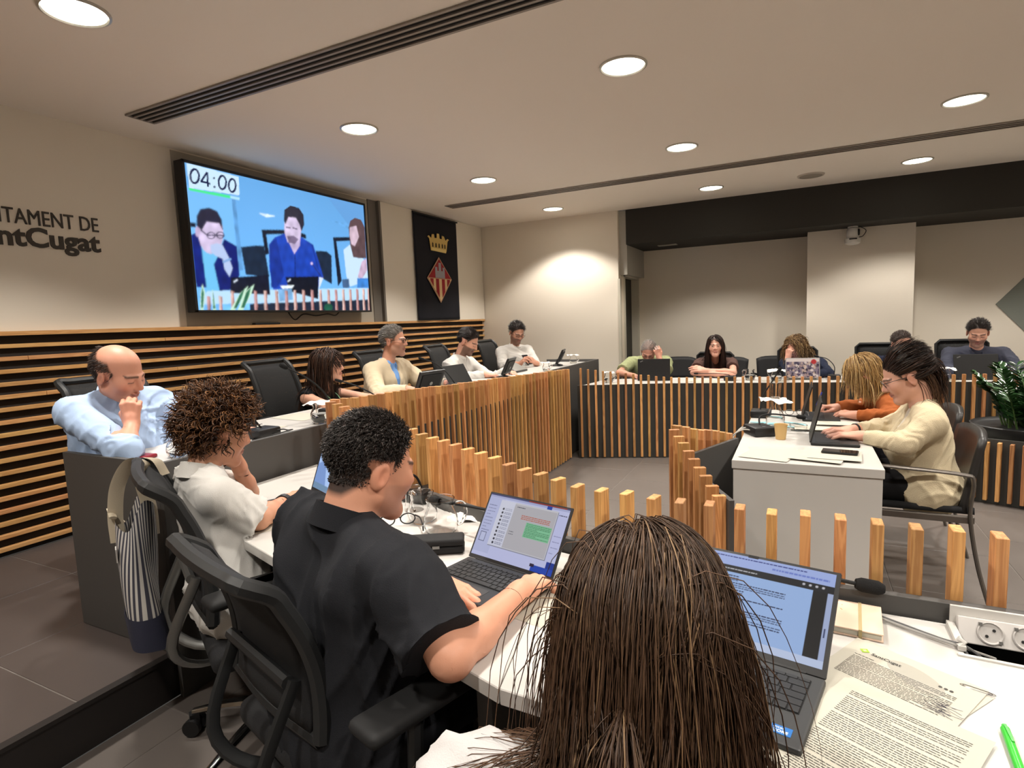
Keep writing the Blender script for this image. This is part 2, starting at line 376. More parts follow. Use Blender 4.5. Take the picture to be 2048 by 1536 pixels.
zp([(160, 330), (490, 388), (492, 412), (165, 352)], (70, 225, 140)); zp([(492, 388), (565, 402), (565, 424), (492, 410)], (170, 220, 240))
def zs(pts, wd, c): stroke(tv, z2s(pts), wd, c)
for cx, cy, rx, ry in [(207, 232, 34, 58), (428, 280, 30, 56), (507, 303, 28, 54)]: zs(ell((cx, cy), (rx, ry), 22)+[ell((cx, cy), (rx, ry), 22)[0]], 2.0, (22, 30, 70))
zs([(305, 200), (258, 275), (330, 292)], 2.0, (22, 30, 70)); zs([(308, 200), (312, 315)], 2.0, (22, 30, 70))
zp(ell((362, 245), (9, 9)), (22, 30, 70)); zp(ell((365, 318), (9, 9)), (22, 30, 70))
dk = (18, 26, 44)
# chairs in the broadcast picture
zp([(160, 612), (215, 620), (212, 655), (165, 655)], dk)
zp([(572, 815), (700, 800), (760, 805), (800, 1060), (610, 1045)], (24, 40, 62))
zp([(740, 668), (935, 668), (935, 702), (778, 708), (800, 870), (770, 880)], dk); zp([(1060, 690), (1100, 705), (1105, 740), (1060, 730)], dk)
zp([(1180, 840), (1270, 845), (1310, 880), (1310, 1120), (1210, 1060)], (24, 40, 62))
zp([(1325, 725), (1465, 722), (1465, 752), (1352, 760), (1392, 1090), (1360, 1140)], dk)
# person on the left of the picture: dark jacket, pale shirt, hand at the chin
zp([(172, 720), (240, 690), (290, 880), (300, 1150), (215, 1150)], (14, 34, 120)); zp([(250, 750), (390, 900), (400, 1200), (300, 1190)], (110, 190, 236))
zp([(385, 900), (440, 750), (540, 810), (560, 1050), (490, 1170), (400, 1180), (355, 960)], (14, 30, 110))
zp(ell((333, 700), (100, 175)), (206, 190, 222)); zp(ell((228, 690), (20, 45)), (190, 170, 205))
zp([(220, 640), (222, 560), (250, 505), (320, 492), (385, 520), (420, 590), (430, 680), (400, 620), (300, 610), (260, 680), (240, 660)], (38, 38, 60))
zs([(255, 680), (305, 720), (440, 720)], 1.4, (40, 40, 70)); zs(ell((335, 722), (32, 26))+[(367, 722)], 1.0, (40, 40, 70)); zs(ell((408, 718), (30, 26))+[(438, 718)], 1.0, (40, 40, 70))
zp([(330, 800), (380, 785), (425, 800), (470, 890), (505, 990), (480, 1062), (440, 1000), (425, 915), (370, 890), (335, 860)], (178, 196, 232)); zs([(430, 940), (490, 915)], 2.4, (120, 160, 210))
# person in the middle: blue shirt, dark hair, short beard
zp([(800, 790), (850, 730), (935, 695), (1000, 790), (1060, 725), (1160, 790), (1205, 930), (1240, 1060), (1180, 1190), (830, 1170), (800, 1000)], (26, 66, 176))
zp([(800, 790), (860, 740), (920, 1050), (860, 1150), (815, 1150)], (22, 52, 148)); zs([(1010, 870), (1010, 1060)], 1.2, (14, 34, 100)); zs([(1150, 790), (1200, 1000)], 1.0, (14, 40, 120))
zp([(960, 770), (1060, 700), (1050, 800), (1005, 870)], (186, 170, 206))
zp([(925, 620), (935, 560), (1050, 545), (1075, 640), (1040, 760), (990, 785), (950, 770), (930, 700)], (206, 190, 220))
zp([(922, 590), (928, 500), (975, 465), (1045, 480), (1085, 540), (1090, 620), (1065, 680), (1050, 620), (1020, 565), (960, 560), (935, 620)], (34, 34, 52))
zp([(945, 720), (1000, 715), (1040, 745), (1010, 785), (960, 775)], (120, 104, 134)); zs([(940, 645), (975, 650)], 1.4, (60, 50, 80)); zs([(995, 650), (1030, 660)], 1.4, (60, 50, 80))
# person on the right: long hair, white jacket
zp([(1410, 830), (1470, 780), (1560, 880), (1605, 960), (1610, 1090), (1460, 1140), (1430, 1050)], (196, 222, 244)); zp([(1525, 1060), (1560, 930), (1600, 900), (1606, 1000), (1560, 1075)], (196, 170, 196))
zp([(1455, 640), (1470, 585), (1510, 558), (1560, 575), (1590, 640), (1600, 900), (1540, 900), (1490, 890), (1465, 780)], (92, 70, 74)); zp([(1465, 640), (1520, 625), (1540, 720), (1505, 800), (1475, 780), (1462, 700)], (205, 180, 196))
# laptops, jugs, desk, slats, leaves
zp([(300, 1180), (1615, 1150), (1615, 1262), (240, 1290)], (182, 218, 246)); zp([(640, 1285), (1620, 1248), (1620, 1345), (640, 1345)], (22, 36, 58))
zp([(490, 1068), (792, 1045), (805, 1210), (485, 1195)], (16, 22, 42)); zp([(930, 1062), (1200, 1055), (1195, 1245), (960, 1180)], (14, 20, 36)); zp([(1205, 1060), (1240, 1070), (1200, 1170)], (210, 225, 245)); zp([(1520, 1068), (1612, 1068), (1612, 1150), (1520, 1150)], (60, 130, 210))
zp([(510, 1100), (540, 1080), (545, 1092), (515, 1112)], (210, 220, 235)); zp([(945, 1095), (970, 1075), (975, 1085), (950, 1105)], (210, 220, 235))
zs([(1145, 945), (1225, 1060)], 1.2, (40, 50, 90)); zp(ell((1146, 948), (10, 12)), (210, 190, 230))
zp([(885, 1135), (1000, 1130), (985, 1155), (905, 1160)], (236, 246, 252)); zp([(870, 1165), (980, 1160), (990, 1250), (880, 1265)], (120, 170, 215)); zp([(1395, 1080), (1450, 1075), (1455, 1150), (1400, 1150)], (70, 100, 140))
for i, x in enumerate([310, 405, 500, 685, 765, 855, 935, 1005, 1075, 1145, 1213, 1280, 1342, 1402, 1460, 1518, 1570, 1612]):
    y0 = 1180-i*1.5+(40 if i < 2 else 0); wd = 26-i*.5; c = [(196, 150, 150), (220, 188, 180), (206, 168, 160)][i % 3]
    zp([(x-wd/2, y0), (x+wd/2, y0+6), (x+wd*.75, 1342), (x-wd*.3, 1342)], c); zp([(x+wd/5, y0+6), (x+wd/2, y0+6), (x+wd*.75, 1342), (x+wd*.35, 1342)], (150, 96, 92))
for pts in [[(262, 1120), (285, 1190), (270, 1340), (245, 1340), (248, 1200)], [(340, 1150), (355, 1230), (372, 1340), (345, 1340)], [(630, 1135), (560, 1200), (480, 1340), (520, 1340), (590, 1230)], [(678, 1122), (610, 1180), (540, 1340), (585, 1340), (650, 1210)]]:
    zp(pts, (196, 232, 206)); c = np.mean(pts, 0); zp([(c[0]+(x-c[0])*.6, c[1]+(y-c[1])*.8) for x, y in pts], (40, 110, 80))
zp(ell((1278, 1315), (36, 34)), (24, 84, 66))
# soft broadcast look: uneven light on faces and cloth, slight blur
gx, gy = np.meshgrid(np.arange(W_), np.arange(H_)); sh_n = sum(np.sin(gx*a+gy*b+c_) for a, b, c_ in ((.21, .13, 1), (-.17, .29, 2), (.43, -.31, .5), (.09, .47, 4), (.61, .22, 3)))/5
tv[30:] *= (1+.30*sh_n[30:, :, None]*(np.abs(tv[30:].max(2, keepdims=True)-.85) > .10)); pd = np.pad(tv, ((1, 1), (1, 1), (0, 0)), 'edge'); bl = sum(pd[i:i+H_, j:j+W_] for i in range(3) for j in range(3))/9; tv[30:] = .5*tv[30:]+.5*bl[30:]
t = thing('wall_screen', 'wide flat screen on the wall showing a blue broadcast with timer', 'screen', (0, 0, 0))
fr = MB(); fr.b2(XL+.04, TVX-.004, TY0, TY1, TZ0, TZ1).build('housing', M_black, t, bevel=.004)
bz = .020
for a in [(TY0, TY1, TZ0, TZ0+bz*.8), (TY0, TY1, TZ1-bz, TZ1), (TY0, TY0+bz, TZ0, TZ1), (TY1-bz*.7, TY1, TZ0, TZ1)]:
    MB().b2(TVX-.006, TVX+.012, *a).build('bezel', M_black, t, bevel=.002)
sw_, sh_ = TY1-TY0-bz*1.7, TZ1-TZ0-bz*1.8
link('display', pic_mesh('display', tv, sw_, sh_, wallT(TY0+bz, TZ0+bz*.8) @ Matrix.Translation((0, 0, TVX-XL-.003))), glow('screen_light', 'Col', .95), t)
MB().b2(XL+.004, XL+.05, 3.3, 4.2, 1.9, 2.3).build('wall_bracket', M_blackm, t)
MB().tube(bez([(-4.06, 3.72, 1.60), (-4.05, 3.74, 1.545), (-4.05, 3.80, 1.50), (-4.05, 3.9, 1.55), (-4.05, 4.05, 1.535), (-4.05, 4.2, 1.55), (-4.05, 4.3, 1.535), (-4.05, 4.36, 1.57)], 40), .006, 6).build('cable', M_black, t)
tag(MB().box((0, 0, .008), (.045, .26, .016)).build('remote_control', M_blackm, loc=(XL+.028, 3.5, 1.463), bevel=.005), 'thin black remote control lying on the wood cap under the screen', 'remote control')
# ================================================================ BANNER WITH THE COAT OF ARMS
bn = thing('coat_of_arms_banner', 'dark navy banner with gold crown and red lozenge arms', 'banner', (XL+.06, 5.64, 1.468))
ny, nz = 28, 30
V = []; F = []
for j in range(nz+1):
    for i in range(ny+1):
        y = .95*i/ny; z = 1.255*j/nz; V.append((.012+.008*math.sin(y*11+.6)*(1-j/nz*.8), y, z))
for j in range(nz):
    for i in range(ny): a = j*(ny+1)+i; F.append((a, a+1, a+ny+2, a+ny+1))
mb = MB(); mb.add(V, F); cl = mb.build('cloth', mat('banner_navy', lin(12, 13, 24), .9, bump=.2, bscale=400), bn, smooth=True)
sol = cl.modifiers.new('thickness', 'SOLIDIFY'); sol.thickness = .004
MB().tube([(.02, -.01, 1.25), (.02, .96, 1.25)], .010, 8).build('hanging_rod', M_blackm, bn)
def em(name, pts, col, d, parent=bn):   # flat cloth applique on the banner, y right, z up
    return MB().prism(pts, 0, .003, lambda p: Vector((.024+d+p.z, p.x, p.y))).build(name, mat(name+'_cloth', col, .8), parent)
gold = lin(206, 176, 104)
Yc, Zt, Zm, Zb = .482, .77, .505, .21
cr = em('crown', [(.32, .84), (.65, .83), (.665, .855), (.70, .98), (.735, 1.005), (.70, 1.015), (.655, .985), (.62, 1.035), (.575, 1.04), (.57, .995), (.52, 1.0), (.515, 1.055), (.465, 1.055), (.46, 1.0), (.41, .995), (.40, 1.04), (.355, 1.035), (.34, .985), (.29, 1.015), (.26, 1.0), (.295, .98), (.315, .86)], gold, .0)
for yk in (.36, .43, .50, .57, .63): em('crown_window', [(yk-.012, .885), (yk+.012, .885), (yk+.012, .925), (yk, .94), (yk-.012, .925)], lin(60, 48, 26), .004, cr)
em('crown_band', [(.33, .842), (.645, .832), (.655, .868), (.325, .876)], lin(226, 202, 130), .004, cr)
lz = em('lozenge', [(Yc, Zt), (Yc+.275, Zm), (Yc, Zb), (Yc-.275, Zm)], lin(190, 150, 120), .0)
em('field_red', [(Yc, Zt-.025), (Yc+.25, Zm+.008), (Yc-.25, Zm+.008)], lin(150, 26, 34), .004, lz)
em('field_gold', [(Yc-.25, Zm-.004), (Yc+.25, Zm-.004), (Yc, Zb+.025)], lin(222, 192, 142), .004, lz)
hw = lambda y: Zb+.03+(abs(y-Yc))*(Zm-Zb)/.275*1.02
for yk in (-.185, -.065, .065, .185):
    a, b = Yc+yk-.032, Yc+yk+.032; em('red_bar', [(a, Zm-.004), (b, Zm-.004), (b, hw(b)), (a, hw(a))], lin(150, 26, 34), .0075, lz)
for (y0, y1, z1) in [(-.09, .09, .60), (-.105, -.06, .645), (.06, .105, .645), (-.028, .028, .70)]:
    em('castle', [(Yc+y0, Zm+.01), (Yc+y1, Zm+.01), (Yc+y1, z1), (Yc+y0, z1)], lin(150, 146, 152), .0075+random.random()*.001, lz)
# ================================================================ DESKS WITH SLATTED SCREENS
SLT, SLD, SLP = .022, .046, .0705
def slat_mesh(h, sd=SLD):
    m = MB(); m.box((0, 0, h/2), (SLT, sd, h)); return m.mesh('slat', bevel=.0015, seg=1)
_sl = {}
def slats(parent, pts, tops, side=1, z0=.012, pitch=SLP, sd=SLD):
    """a row of upright boards along the polyline pts (thin edge along the line), heights interpolated from tops"""
    P = [Vector((p[0], p[1], 0)) for p in pts]; seg = [(P[i+1]-P[i]).length for i in range(len(P)-1)]
    for i in range(len(P)-1):
        d = (P[i+1]-P[i]).normalized(); n = Vector((-d.y, d.x, 0))*side; k = max(1, int(round(seg[i]/pitch)))
        for j in range(k):
            s_ = (j+.5)/k; p = P[i]+d*seg[i]*s_+n*(sd/2+.001); h = round(tops[i]+(tops[i+1]-tops[i])*s_-z0, 3)
            h += random.choice((-.002, 0, .002, .003)); key = round(h, 3)
            key = (key, sd)
            if key not in _sl: _sl[key] = slat_mesh(*key)
            o = link('slat', _sl[key], M_wood, parent, (p.x, p.y, z0), (0, 0, math.atan2(d.y, d.x)))
def wallpanel(mb, pts, z0, z1, th, side):
    for a, b in zip(pts[:-1], pts[1:]):
        a = Vector((a[0], a[1], 0)); b = Vector((b[0], b[1], 0)); d = (b-a).normalized(); n = Vector((-d.y, d.x, 0))*side*th
        ex = d*.0
        mb.prism([(a-ex)[:2], (b+ex)[:2], (b+ex+n)[:2], (a-ex+n)[:2]], z0, z1)
    return mb
# --- desk row on the platform, along the left wall
PX = -2.125
t = thing('platform_desk', 'long charcoal desk on the raised platform along the battened wall', 'desk', (0, 0, 0))
wallpanel(MB(), [(PX, 1.29), (PX, 6.55)], .0, .93, .022, 1).build('front_panel', M_dgrey, t, bevel=.001, seg=1)
MB().b2(PX-.66, PX-.022, 1.29, 1.312, PLAT+.001, .93).build('end_panel', M_dgrey, t, bevel=.001, seg=1)
MB().b2(PX-.66, PX-.022, 6.53, 6.552, PLAT+.001, .93).build('end_panel', M_dgrey, t, bevel=.001, seg=1)
MB().b2(PX-.655, PX-.024, 1.314, 6.528, .875, .90).build('worktop', M_white, t, bevel=.001, seg=1)
LF = [(-2.055, 5.42), (-2.03, 2.10)]
slats(t, LF, [.915, 1.055], side=-1)
wallpanel(MB(), [(-2.05, 2.12), (-2.075, 5.42)], .02, .80, .016, 1).build('backing_panel', M_panel, t)
# --- angled desk, front left
t = thing('angled_desk', 'angled white desk with charcoal front where two people sit', 'desk', (0, 0, 0))
DA = [(-2.05, 2.05), (-.60, 1.485)]
wallpanel(MB(), DA, .0, .79, .02, -1).build('front_panel', M_dgrey, t, bevel=.001, seg=1)
slats(t, DA, [1.057, .937], side=1)
TOPZ = .75
MB().prism([(-1.56, 1.185), (-2.10, 1.50), (-2.10, 2.03), (-2.055, 2.025), (-.61, 1.462), (-.475, .845)], TOPZ-.032, TOPZ).build('worktop', M_white, t, bevel=.002, seg=1)
MB().b2(-.02, .02, -.25, .25, 0, TOPZ-.033).build('leg_panel', M_dgrey, t, loc=(-1.65, 1.62, 0), rot=(0, 0, rad(-20)))
# --- desk in front of the camera
t = thing('front_desk', 'white desk with charcoal front at the lower right where the papers lie', 'desk', (0, 0, 0))
DB = [(-.60, 1.485), (-.30, 1.425), (1.6, 1.415)]
wallpanel(MB(), DB, .0, .79, .02, -1).build('front_panel', M_dgrey, t, bevel=.001, seg=1)
slats(t, DB, [.937, .935, .935], side=1)
MB().prism([(-.473, .845), (-.608, 1.459), (-.30, 1.402), (.285, 1.394), (.285, 1.27), (.60, 1.25), (.60, 1.394), (1.6, 1.394), (1.6, .78)], TOPZ-.032, TOPZ).build('worktop', M_white, t, bevel=.002, seg=1)
MB().b2(-.02, .02, -.24, .24, 0, TOPZ-.033).build('leg_panel', M_dgrey, t, loc=(-.50, 1.16, 0), rot=(0, 0, rad(-13)))
MB().b2(1.2, 1.24, .82, 1.38, 0, TOPZ-.033).build('leg_panel', M_dgrey, t)
# --- far desk
t = thing('far_desk', 'long desk with dark front and thin pine slats at the far side', 'desk', (0, 0, 0))
DF = [(-2.0, 5.455), (-1.16, 5.735), (.42, 5.985), (3.4, 6.40)]
wallpanel(MB(), DF, .0, .742, .02, 1).build('front_panel', M_panel, t, bevel=.001, seg=1)
slats(t, DF, [.918, .803, .80, .83], side=-1, pitch=.074, sd=.028)
MB().prism([(-1.98, 5.49), (-1.16, 5.765), (.42, 6.012), (3.4, 6.43), (3.32, 7.03), (.33, 6.61), (-1.28, 6.34), (-1.90, 6.12)], .705, .735).build('worktop', M_white, t, bevel=.001, seg=1)
MB().b2(-.02, .02, -.25, .25, 0, .70).build('leg_panel', M_panel, t, loc=(-1.85, 5.83, 0), rot=(0, 0, rad(18)))
# --- V shaped slatted screen beside the white table
t = thing('slatted_floor_screen', 'short V shaped pine slat screen beside the white table', 'screen', (0, 0, 0))
AP = (-.50, 2.68)
L1 = [(-.215, 2.10), AP]; L2 = [AP, (-.30, 3.22)]
wallpanel(MB(), L1, .0, .745, .018, -1).build('screen_panel', M_dgrey, t); wallpanel(MB(), L2, .0, .745, .018, -1).build('screen_panel', M_dgrey, t)
slats(t, L1, [.745, .895], side=1); slats(t, L2, [.895, .765], side=1)
tag(MB().box((0, 0, .13), (.16, .34, .26)).build('floor_box', M_dgrey, loc=(-.30, 2.62, 0), rot=(0, 0, rad(-20)), bevel=.008), 'dark grey equipment box on the floor between screen and white table', 'equipment box')
# --- white table
t = thing('white_table', 'plain white table with solid end panel where two women work', 'table', (.025, 3.48, 0))
hx, hy = .295, .745
MB().b2(-hx, hx, -hy, hy, .70, .74).build('table_top', M_white, t, bevel=.003)
MB().b2(-hx+.006, hx-.006, -hy+.005, -hy+.03, 0, .699).build('end_panel', M_white, t, bevel=.001, seg=1)
MB().b2(-hx+.006, hx-.006, hy-.03, hy-.005, 0, .699).build('end_panel', M_white, t, bevel=.001, seg=1)
MB().b2(-hx+.006, -hx+.026, -hy+.03, hy-.03, .1, .699).build('modesty_panel', M_white, t)
# --- planter
t = thing('slatted_planter', 'low dark planter box faced with pine slats at the right', 'planter', (0, 0, 0))
PA, PB, PC, PD = (1.02, 5.42), (1.10, 5.06), (2.2, 4.60), (2.3, 5.75)
wallpanel(MB(), [PA, PB, PC, PD], .0, .46, .02, 1).build('box_wall', M_panel, t)
slats(t, [PA, PB, PC], [.44, .44, .44], side=-1, z0=.03, pitch=.066)
MB().prism([(1.05, 5.41), (1.12, 5.08), (2.18, 4.63), (2.27, 5.74)], .36, .40).build('soil_bed', M_blackm, t)
# white gravel: too many pebbles to count
pm = MB(); ico = [(0, 0, .6), (.9, 0, 0), (0, .9, 0), (-.9, 0, 0), (0, -.9, 0), (0, 0, -.6)]; icf = [(0, 1, 2), (0, 2, 3), (0, 3, 4), (0, 4, 1), (5, 2, 1), (5, 3, 2), (5, 4, 3), (5, 1, 4)]
for i in range(2600):
    u, v = random.random(), random.random()
    x = (1.07*(1-v)+1.14*v)*(1-u)+(2.25*(1-v)+2.17*v)*u; y = (5.40*(1-v)+5.1*v)*(1-u)+(5.7*(1-v)+4.66*v)*u
    s_ = random.uniform(.010, .02); R_ = Euler((random.random()*6, random.random()*6, random.random()*6)).to_matrix()
    pm.add([tuple(R_ @ Vector(p)*s_+Vector((x, y, .405+random.random()*.02))) for p in ico], icf)
g = pm.build('gravel', mat('white_gravel', lin(206, 202, 190), .8, var=.3, vscale=40)); g['kind'] = 'stuff'; tag(g, 'white gravel filling the planter around the black pot', 'gravel')
# plant pot with glossy plant
t = thing('potted_plant', 'glossy dark green plant in a round black pot on the gravel', 'plant', (1.49, 5.33, .405))
MB().lathe([(.0001, 0), (.27, 0), (.33, .07), (.34, .115), (.33, .12), (.315, .10), (.30, .095), (.0001, .095)], 40).build('pot', mat('pot_black', lin(34, 35, 36), .5), t, smooth=True)
LEAF = mat('leaf_green', lin(44, 78, 40), .28, var=.45, vscale=18, coat=.2)
lf = MB(); lw = .020; ll = .075
lv = [(0, 0, 0), (lw*.8, ll*.3, .006), (lw, ll*.55, .006), (lw*.55, ll*.85, .0), (0, ll, -.004), (-lw*.55, ll*.85, .0), (-lw, ll*.55, .006), (-lw*.8, ll*.3, .006), (0, ll*.5, -.003)]
lf.add(lv, [(0, 1, 8), (1, 2, 8), (2, 3, 8), (3, 4, 8), (4, 5, 8), (5, 6, 8), (6, 7, 8), (7, 0, 8)])
leafme = lf.mesh('leaf', smooth=True); nl = 0
more = MB()
for k in range(46):
    a = random.uniform(0, 2*PI); rr = random.uniform(.0, .18); tilt = random.uniform(.12, .75) if k > 4 else .15
    base = Vector((math.cos(a)*rr, math.sin(a)*rr, .09)); hgt = random.uniform(.24, .44)*(1.12-tilt*.35)
    tip = base+Vector((math.cos(a)*math.sin(tilt)*hgt*1.1, math.sin(a)*math.sin(tilt)*hgt*1.1, math.cos(tilt)*hgt))
    mid = (base+tip)/2+Vector((-math.cos(a)*.02, -math.sin(a)*.02, .04)); path = bez([base, mid, tip], 14)
    MB().tube(path, [.007-.005*i/(len(path)-1) for i in range(len(path))], 5).build('stem', mat('stem_green', lin(70, 96, 48), .5), t)
    for i in range(2, len(path)):
        tn = (path[i]-path[i-1]).normalized(); sidev = tn.cross(Vector((0, 0, 1)))
        sidev = sidev.normalized() if sidev.length > .01 else Vector((1, 0, 0))
        for sg in (-1, 1):
            d = (sidev*sg*.8+tn*.6+Vector((0, 0, .15*random.random()))).normalized(); up = d.cross(sidev.cross(tn)).normalized() if False else (Vector((0, 0, 1))-d*d.z).normalized()
            up = (up+Vector((random.uniform(-.4, .4), random.uniform(-.4, .4), 0))).normalized(); xx_ = d.cross(up).normalized(); up = xx_.cross(d)
            Mx = Matrix((xx_, d, up)).transposed(); sc = random.uniform(.85, 1.25)*(.75 if i == len(path)-1 else 1)
            front = path[i].y+path[i].x*.3 < .1
            if nl < 290 and front and random.random() < .75:
                o = link('leaf', leafme, LEAF, t); o.matrix_local = Matrix.Translation(path[i]) @ (Mx*sc).to_4x4(); nl += 1
            else: more.add([tuple(Mx @ Vector(p)*sc+path[i]) for p in lv], lf.f)
o = more.build('foliage', LEAF, t, smooth=True); o['kind'] = 'stuff'
# ================================================================ PROPS
M_mesh = None
def mesh_fabric():
    m, t, b = nodes('chair_mesh'); N = t.nodes.new; L = t.links.new
    b.inputs['Base Color'].default_value = lin(20, 20, 21); b.inputs['Roughness'].default_value = .8
    tc = N('ShaderNodeTexCoord'); ck = N('ShaderNodeTexVoronoi'); ck.inputs['Scale'].default_value = 260; L(tc.outputs['Object'], ck.inputs['Vector'])
    cmpn = N('ShaderNodeMath'); cmpn.operation = 'GREATER_THAN'; cmpn.inputs[1].default_value = .22; L(ck.outputs['Distance'], cmpn.inputs[0])
    tr = N('ShaderNodeBsdfTransparent'); mx = N('ShaderNodeMixShader'); L(cmpn.outputs[0], mx.inputs[0]); L(tr.outputs[0], mx.inputs[1]); L(b.outputs[0], mx.inputs[2])
    L(mx.outputs[0], t.nodes['Material Output'].inputs['Surface']); return m
M_mesh = mesh_fabric()
M_fabric = mat('chair_fabric', lin(26, 26, 28), .9, bump=.3, bscale=500)
M_frame = mat('chair_frame', lin(30, 31, 32), .5)
M_cast = mat('cast_grey', lin(128, 128, 126), .35, metal=.8)
def sheet(name, f, nu, nv, m, parent, th=.01, smooth=True):
    V = [f(i/nu, j/nv) for j in range(nv+1) for i in range(nu+1)]; F = [(j*(nu+1)+i, j*(nu+1)+i+1, (j+1)*(nu+1)+i+1, (j+1)*(nu+1)+i) for j in range(nv) for i in range(nu)]
    mb = MB(); mb.add(V, F); o = mb.build(name, m, parent, smooth=smooth)
    s_ = o.modifiers.new('thickness', 'SOLIDIFY'); s_.thickness = th; s_.offset = 0; return o
def office_chair(label, loc, face, group, top=.98, zf=0, arms=True, mesh=False, w=.46, ax=.29, ay=.02, sup=None):
    """task chair; local +y is where the sitter looks"""
    t = thing('office_chair', label, 'chair', (loc[0], loc[1], zf), rad(face-90), group)
    seat = .46
    MB().box((0, .02, seat-.035), (.48, .46, .07)).build('seat', M_fabric, t, bevel=.03, seg=3, smooth=True)
    z0, z1 = seat+.10, top
    def bk(u, v):
        x = (u-.5)*w*(1-.10*v); z = z0+(z1-z0)*v; return (x, -.215-.055*v*v*1.6+.02*math.sin(v*PI)+.16*(x*x)*2-(.03*max(0, v-.9)*10), z)
    sheet('backrest', lambda u, v: bk(.06+.88*u, .03+.93*v), 10, 12, M_mesh if mesh else M_fabric, t, .006 if mesh else .022)
    path = [bk(0, v/10) for v in range(0, 11)]+[bk(u/8, 1) for u in range(1, 8)]+[bk(1, 1-v/10) for v in range(0, 11)]
    MB().tube(bez(path, 90), .019, 8).build('back_frame', M_frame, t, smooth=True)
    MB().tube(bez([bk(0, 0), bk(.5, 0), bk(1, 0)], 10), .016, 8).build('back_frame', M_frame, t, smooth=True)
    sp = MB()
    for sg in (-1, 1): sp.tube(bez([(sg*.15, -.22, z0+.12), (sg*.13, -.30, seat+.02), (sg*.07, -.22, seat-.09), (sg*.03, -.05, seat-.10)], 16), .016, 8, flat=.6)
    sp.tube([(-.15, -.235, z0+.12), (.15, -.235, z0+.12)], .014, 8); sp.build('back_support', sup or M_cast, t, smooth=True)
    if arms:
        for sg in (-1, 1):
            a = MB().box((sg*ax, ay, seat+.205), (.090, .25, .030)).build('armrest', M_blackm, t, bevel=.014, seg=3, smooth=True)
            MB().tube(bez([(sg*ax, ay, seat+.19), (sg*(ax+.005), ay-.01, seat+.05), (sg*.27, .0, seat-.05), (sg*.12, .0, seat-.075)], 14), .016, 8).build('arm_post', M_frame, t, smooth=True)
    MB().lathe([(.028, .09), (.028, .25), (.02, .25), (.02, seat-.08)], 16).build('gas_lift', M_chrome, t, smooth=True)
    for k in range(5):
        a = 2*PI*k/5+.3; d = Vector((math.cos(a), math.sin(a), 0)); n = Vector((-d.y, d.x, 0))
        lg = MB(); lg.tube(bez([d*.02+Vector((0, 0, .115)), d*.16+Vector((0, 0, .105)), d*.30+Vector((0, 0, .078))], 8), [.026-.0015*i for i in range(9)], 8, flat=.75)
        lo = lg.build('base_leg', M_chrome, t, smooth=True)
        p = d*.30
        cs = MB(); cs.v = []; cs.f = []
        for sg in (-1, 1):
            cs.tube([p+n*(sg*.012)+Vector((0, 0, .030)), p+n*(sg*.030)+Vector((0, 0, .030))], .030, 16)
        cs.box((p.x, p.y, .058), (.03, .03, .03)); cs.build('caster', M_black, lo, smooth=True)
    return t
ch_l = 'black high back office chairs behind the platform desk'
# ---- left row (on the platform)
LR = [(1.76, 4, 'black high back chair behind the bald man at the platform desk end'), (2.90, 8, 'black chair behind the woman in the black sleeveless top'),
      (3.98, 4, 'black chair behind the man in the beige jacket'), (5.00, 8, 'black chair behind the bearded man in white looking down'), (6.02, 0, 'black chair behind the man in white holding a phone')]
for y, a, lab in LR: office_chair(lab, (-3.06 if y > 2 else -2.98, y), a, ch_l, top=1.02, zf=PLAT, mesh=True, w=.44)
# ---- front chairs
office_chair('black office chair of the man in the dark polo shirt', (-1.01, 1.05), 73, 'front task chairs', top=.93, w=.42, ax=.385, ay=-.09, sup=M_frame)
office_chair('black office chair with a striped tote bag hung on its back', (-1.63, 1.31), 62, 'front task chairs', top=.985)
office_chair('black office chair of the long haired woman in the foreground', (-.15, .45), 90, 'front task chairs', top=.84)
# ---- far chairs: frame-backed
def frame_chair(label, x, y, face, top, group, w=.42):
    t = thing('mesh_back_chair', label, 'chair', (x, y, 0), rad(face-90), group); seat = .46
    MB().box((0, .02, seat-.03), (.46, .44, .06)).build('seat', M_fabric, t, bevel=.02, smooth=True)
    f = MB(); h0 = seat+.12
    pts = [(-w/2, -.22, h0), (-w/2, -.25, top-.03), (-w/2+.03, -.252, top), (w/2-.03, -.252, top), (w/2, -.25, top-.03), (w/2, -.22, h0), (-w/2, -.22, h0)]
    f.tube(pts, .017, 8); f.build('back_frame', M_black, t, smooth=True)
    sheet('mesh_panel', lambda u, v: (w*(u-.5)*.93, -.225-.026*v, h0+(top-h0)*v), 4, 4, M_mesh, t, .003)
    MB().tube([(0, -.22, h0), (0, -.24, seat-.05), (0, 0, seat-.06)], .02, 8).build('back_support', M_black, t)
    MB().lathe([(.028, .08), (.028, seat-.06)], 12).build('gas_lift', M_chrome, t)
    for k in range(5):
        a = 2*PI*k/5; MB().tube([(0, 0, .10), (.29*math.cos(a), .29*math.sin(a), .06)], [.022, .016], 6).build('base_leg', M_black, t)
    for sg in (-1, 1):
        MB().box((sg*.28, .0, seat+.20), (.07, .24, .025)).build('armrest', M_black, t, bevel=.008); MB().tube([(sg*.28, 0, seat+.19), (sg*.27, 0, seat-.04), (0, 0, seat-.05)], .012, 6).build('arm_post', M_black, t)
    return t
fg = 'frame backed chairs at the far desk'
frame_chair('black frame chair behind the woman in the brown top', -.91, 6.87, -95, .95, fg, .40)
frame_chair('black frame chair behind the woman with wavy blond hair', -.03, 6.95, -92, .99, fg, .38)
frame_chair('black frame chair behind the man in the navy suit', .75, 6.98, -92, 1.02, fg, .42)
frame_chair('black frame chair behind the man in the dark grey shirt', 1.47, 7.02, -90, 1.04, fg, .42)
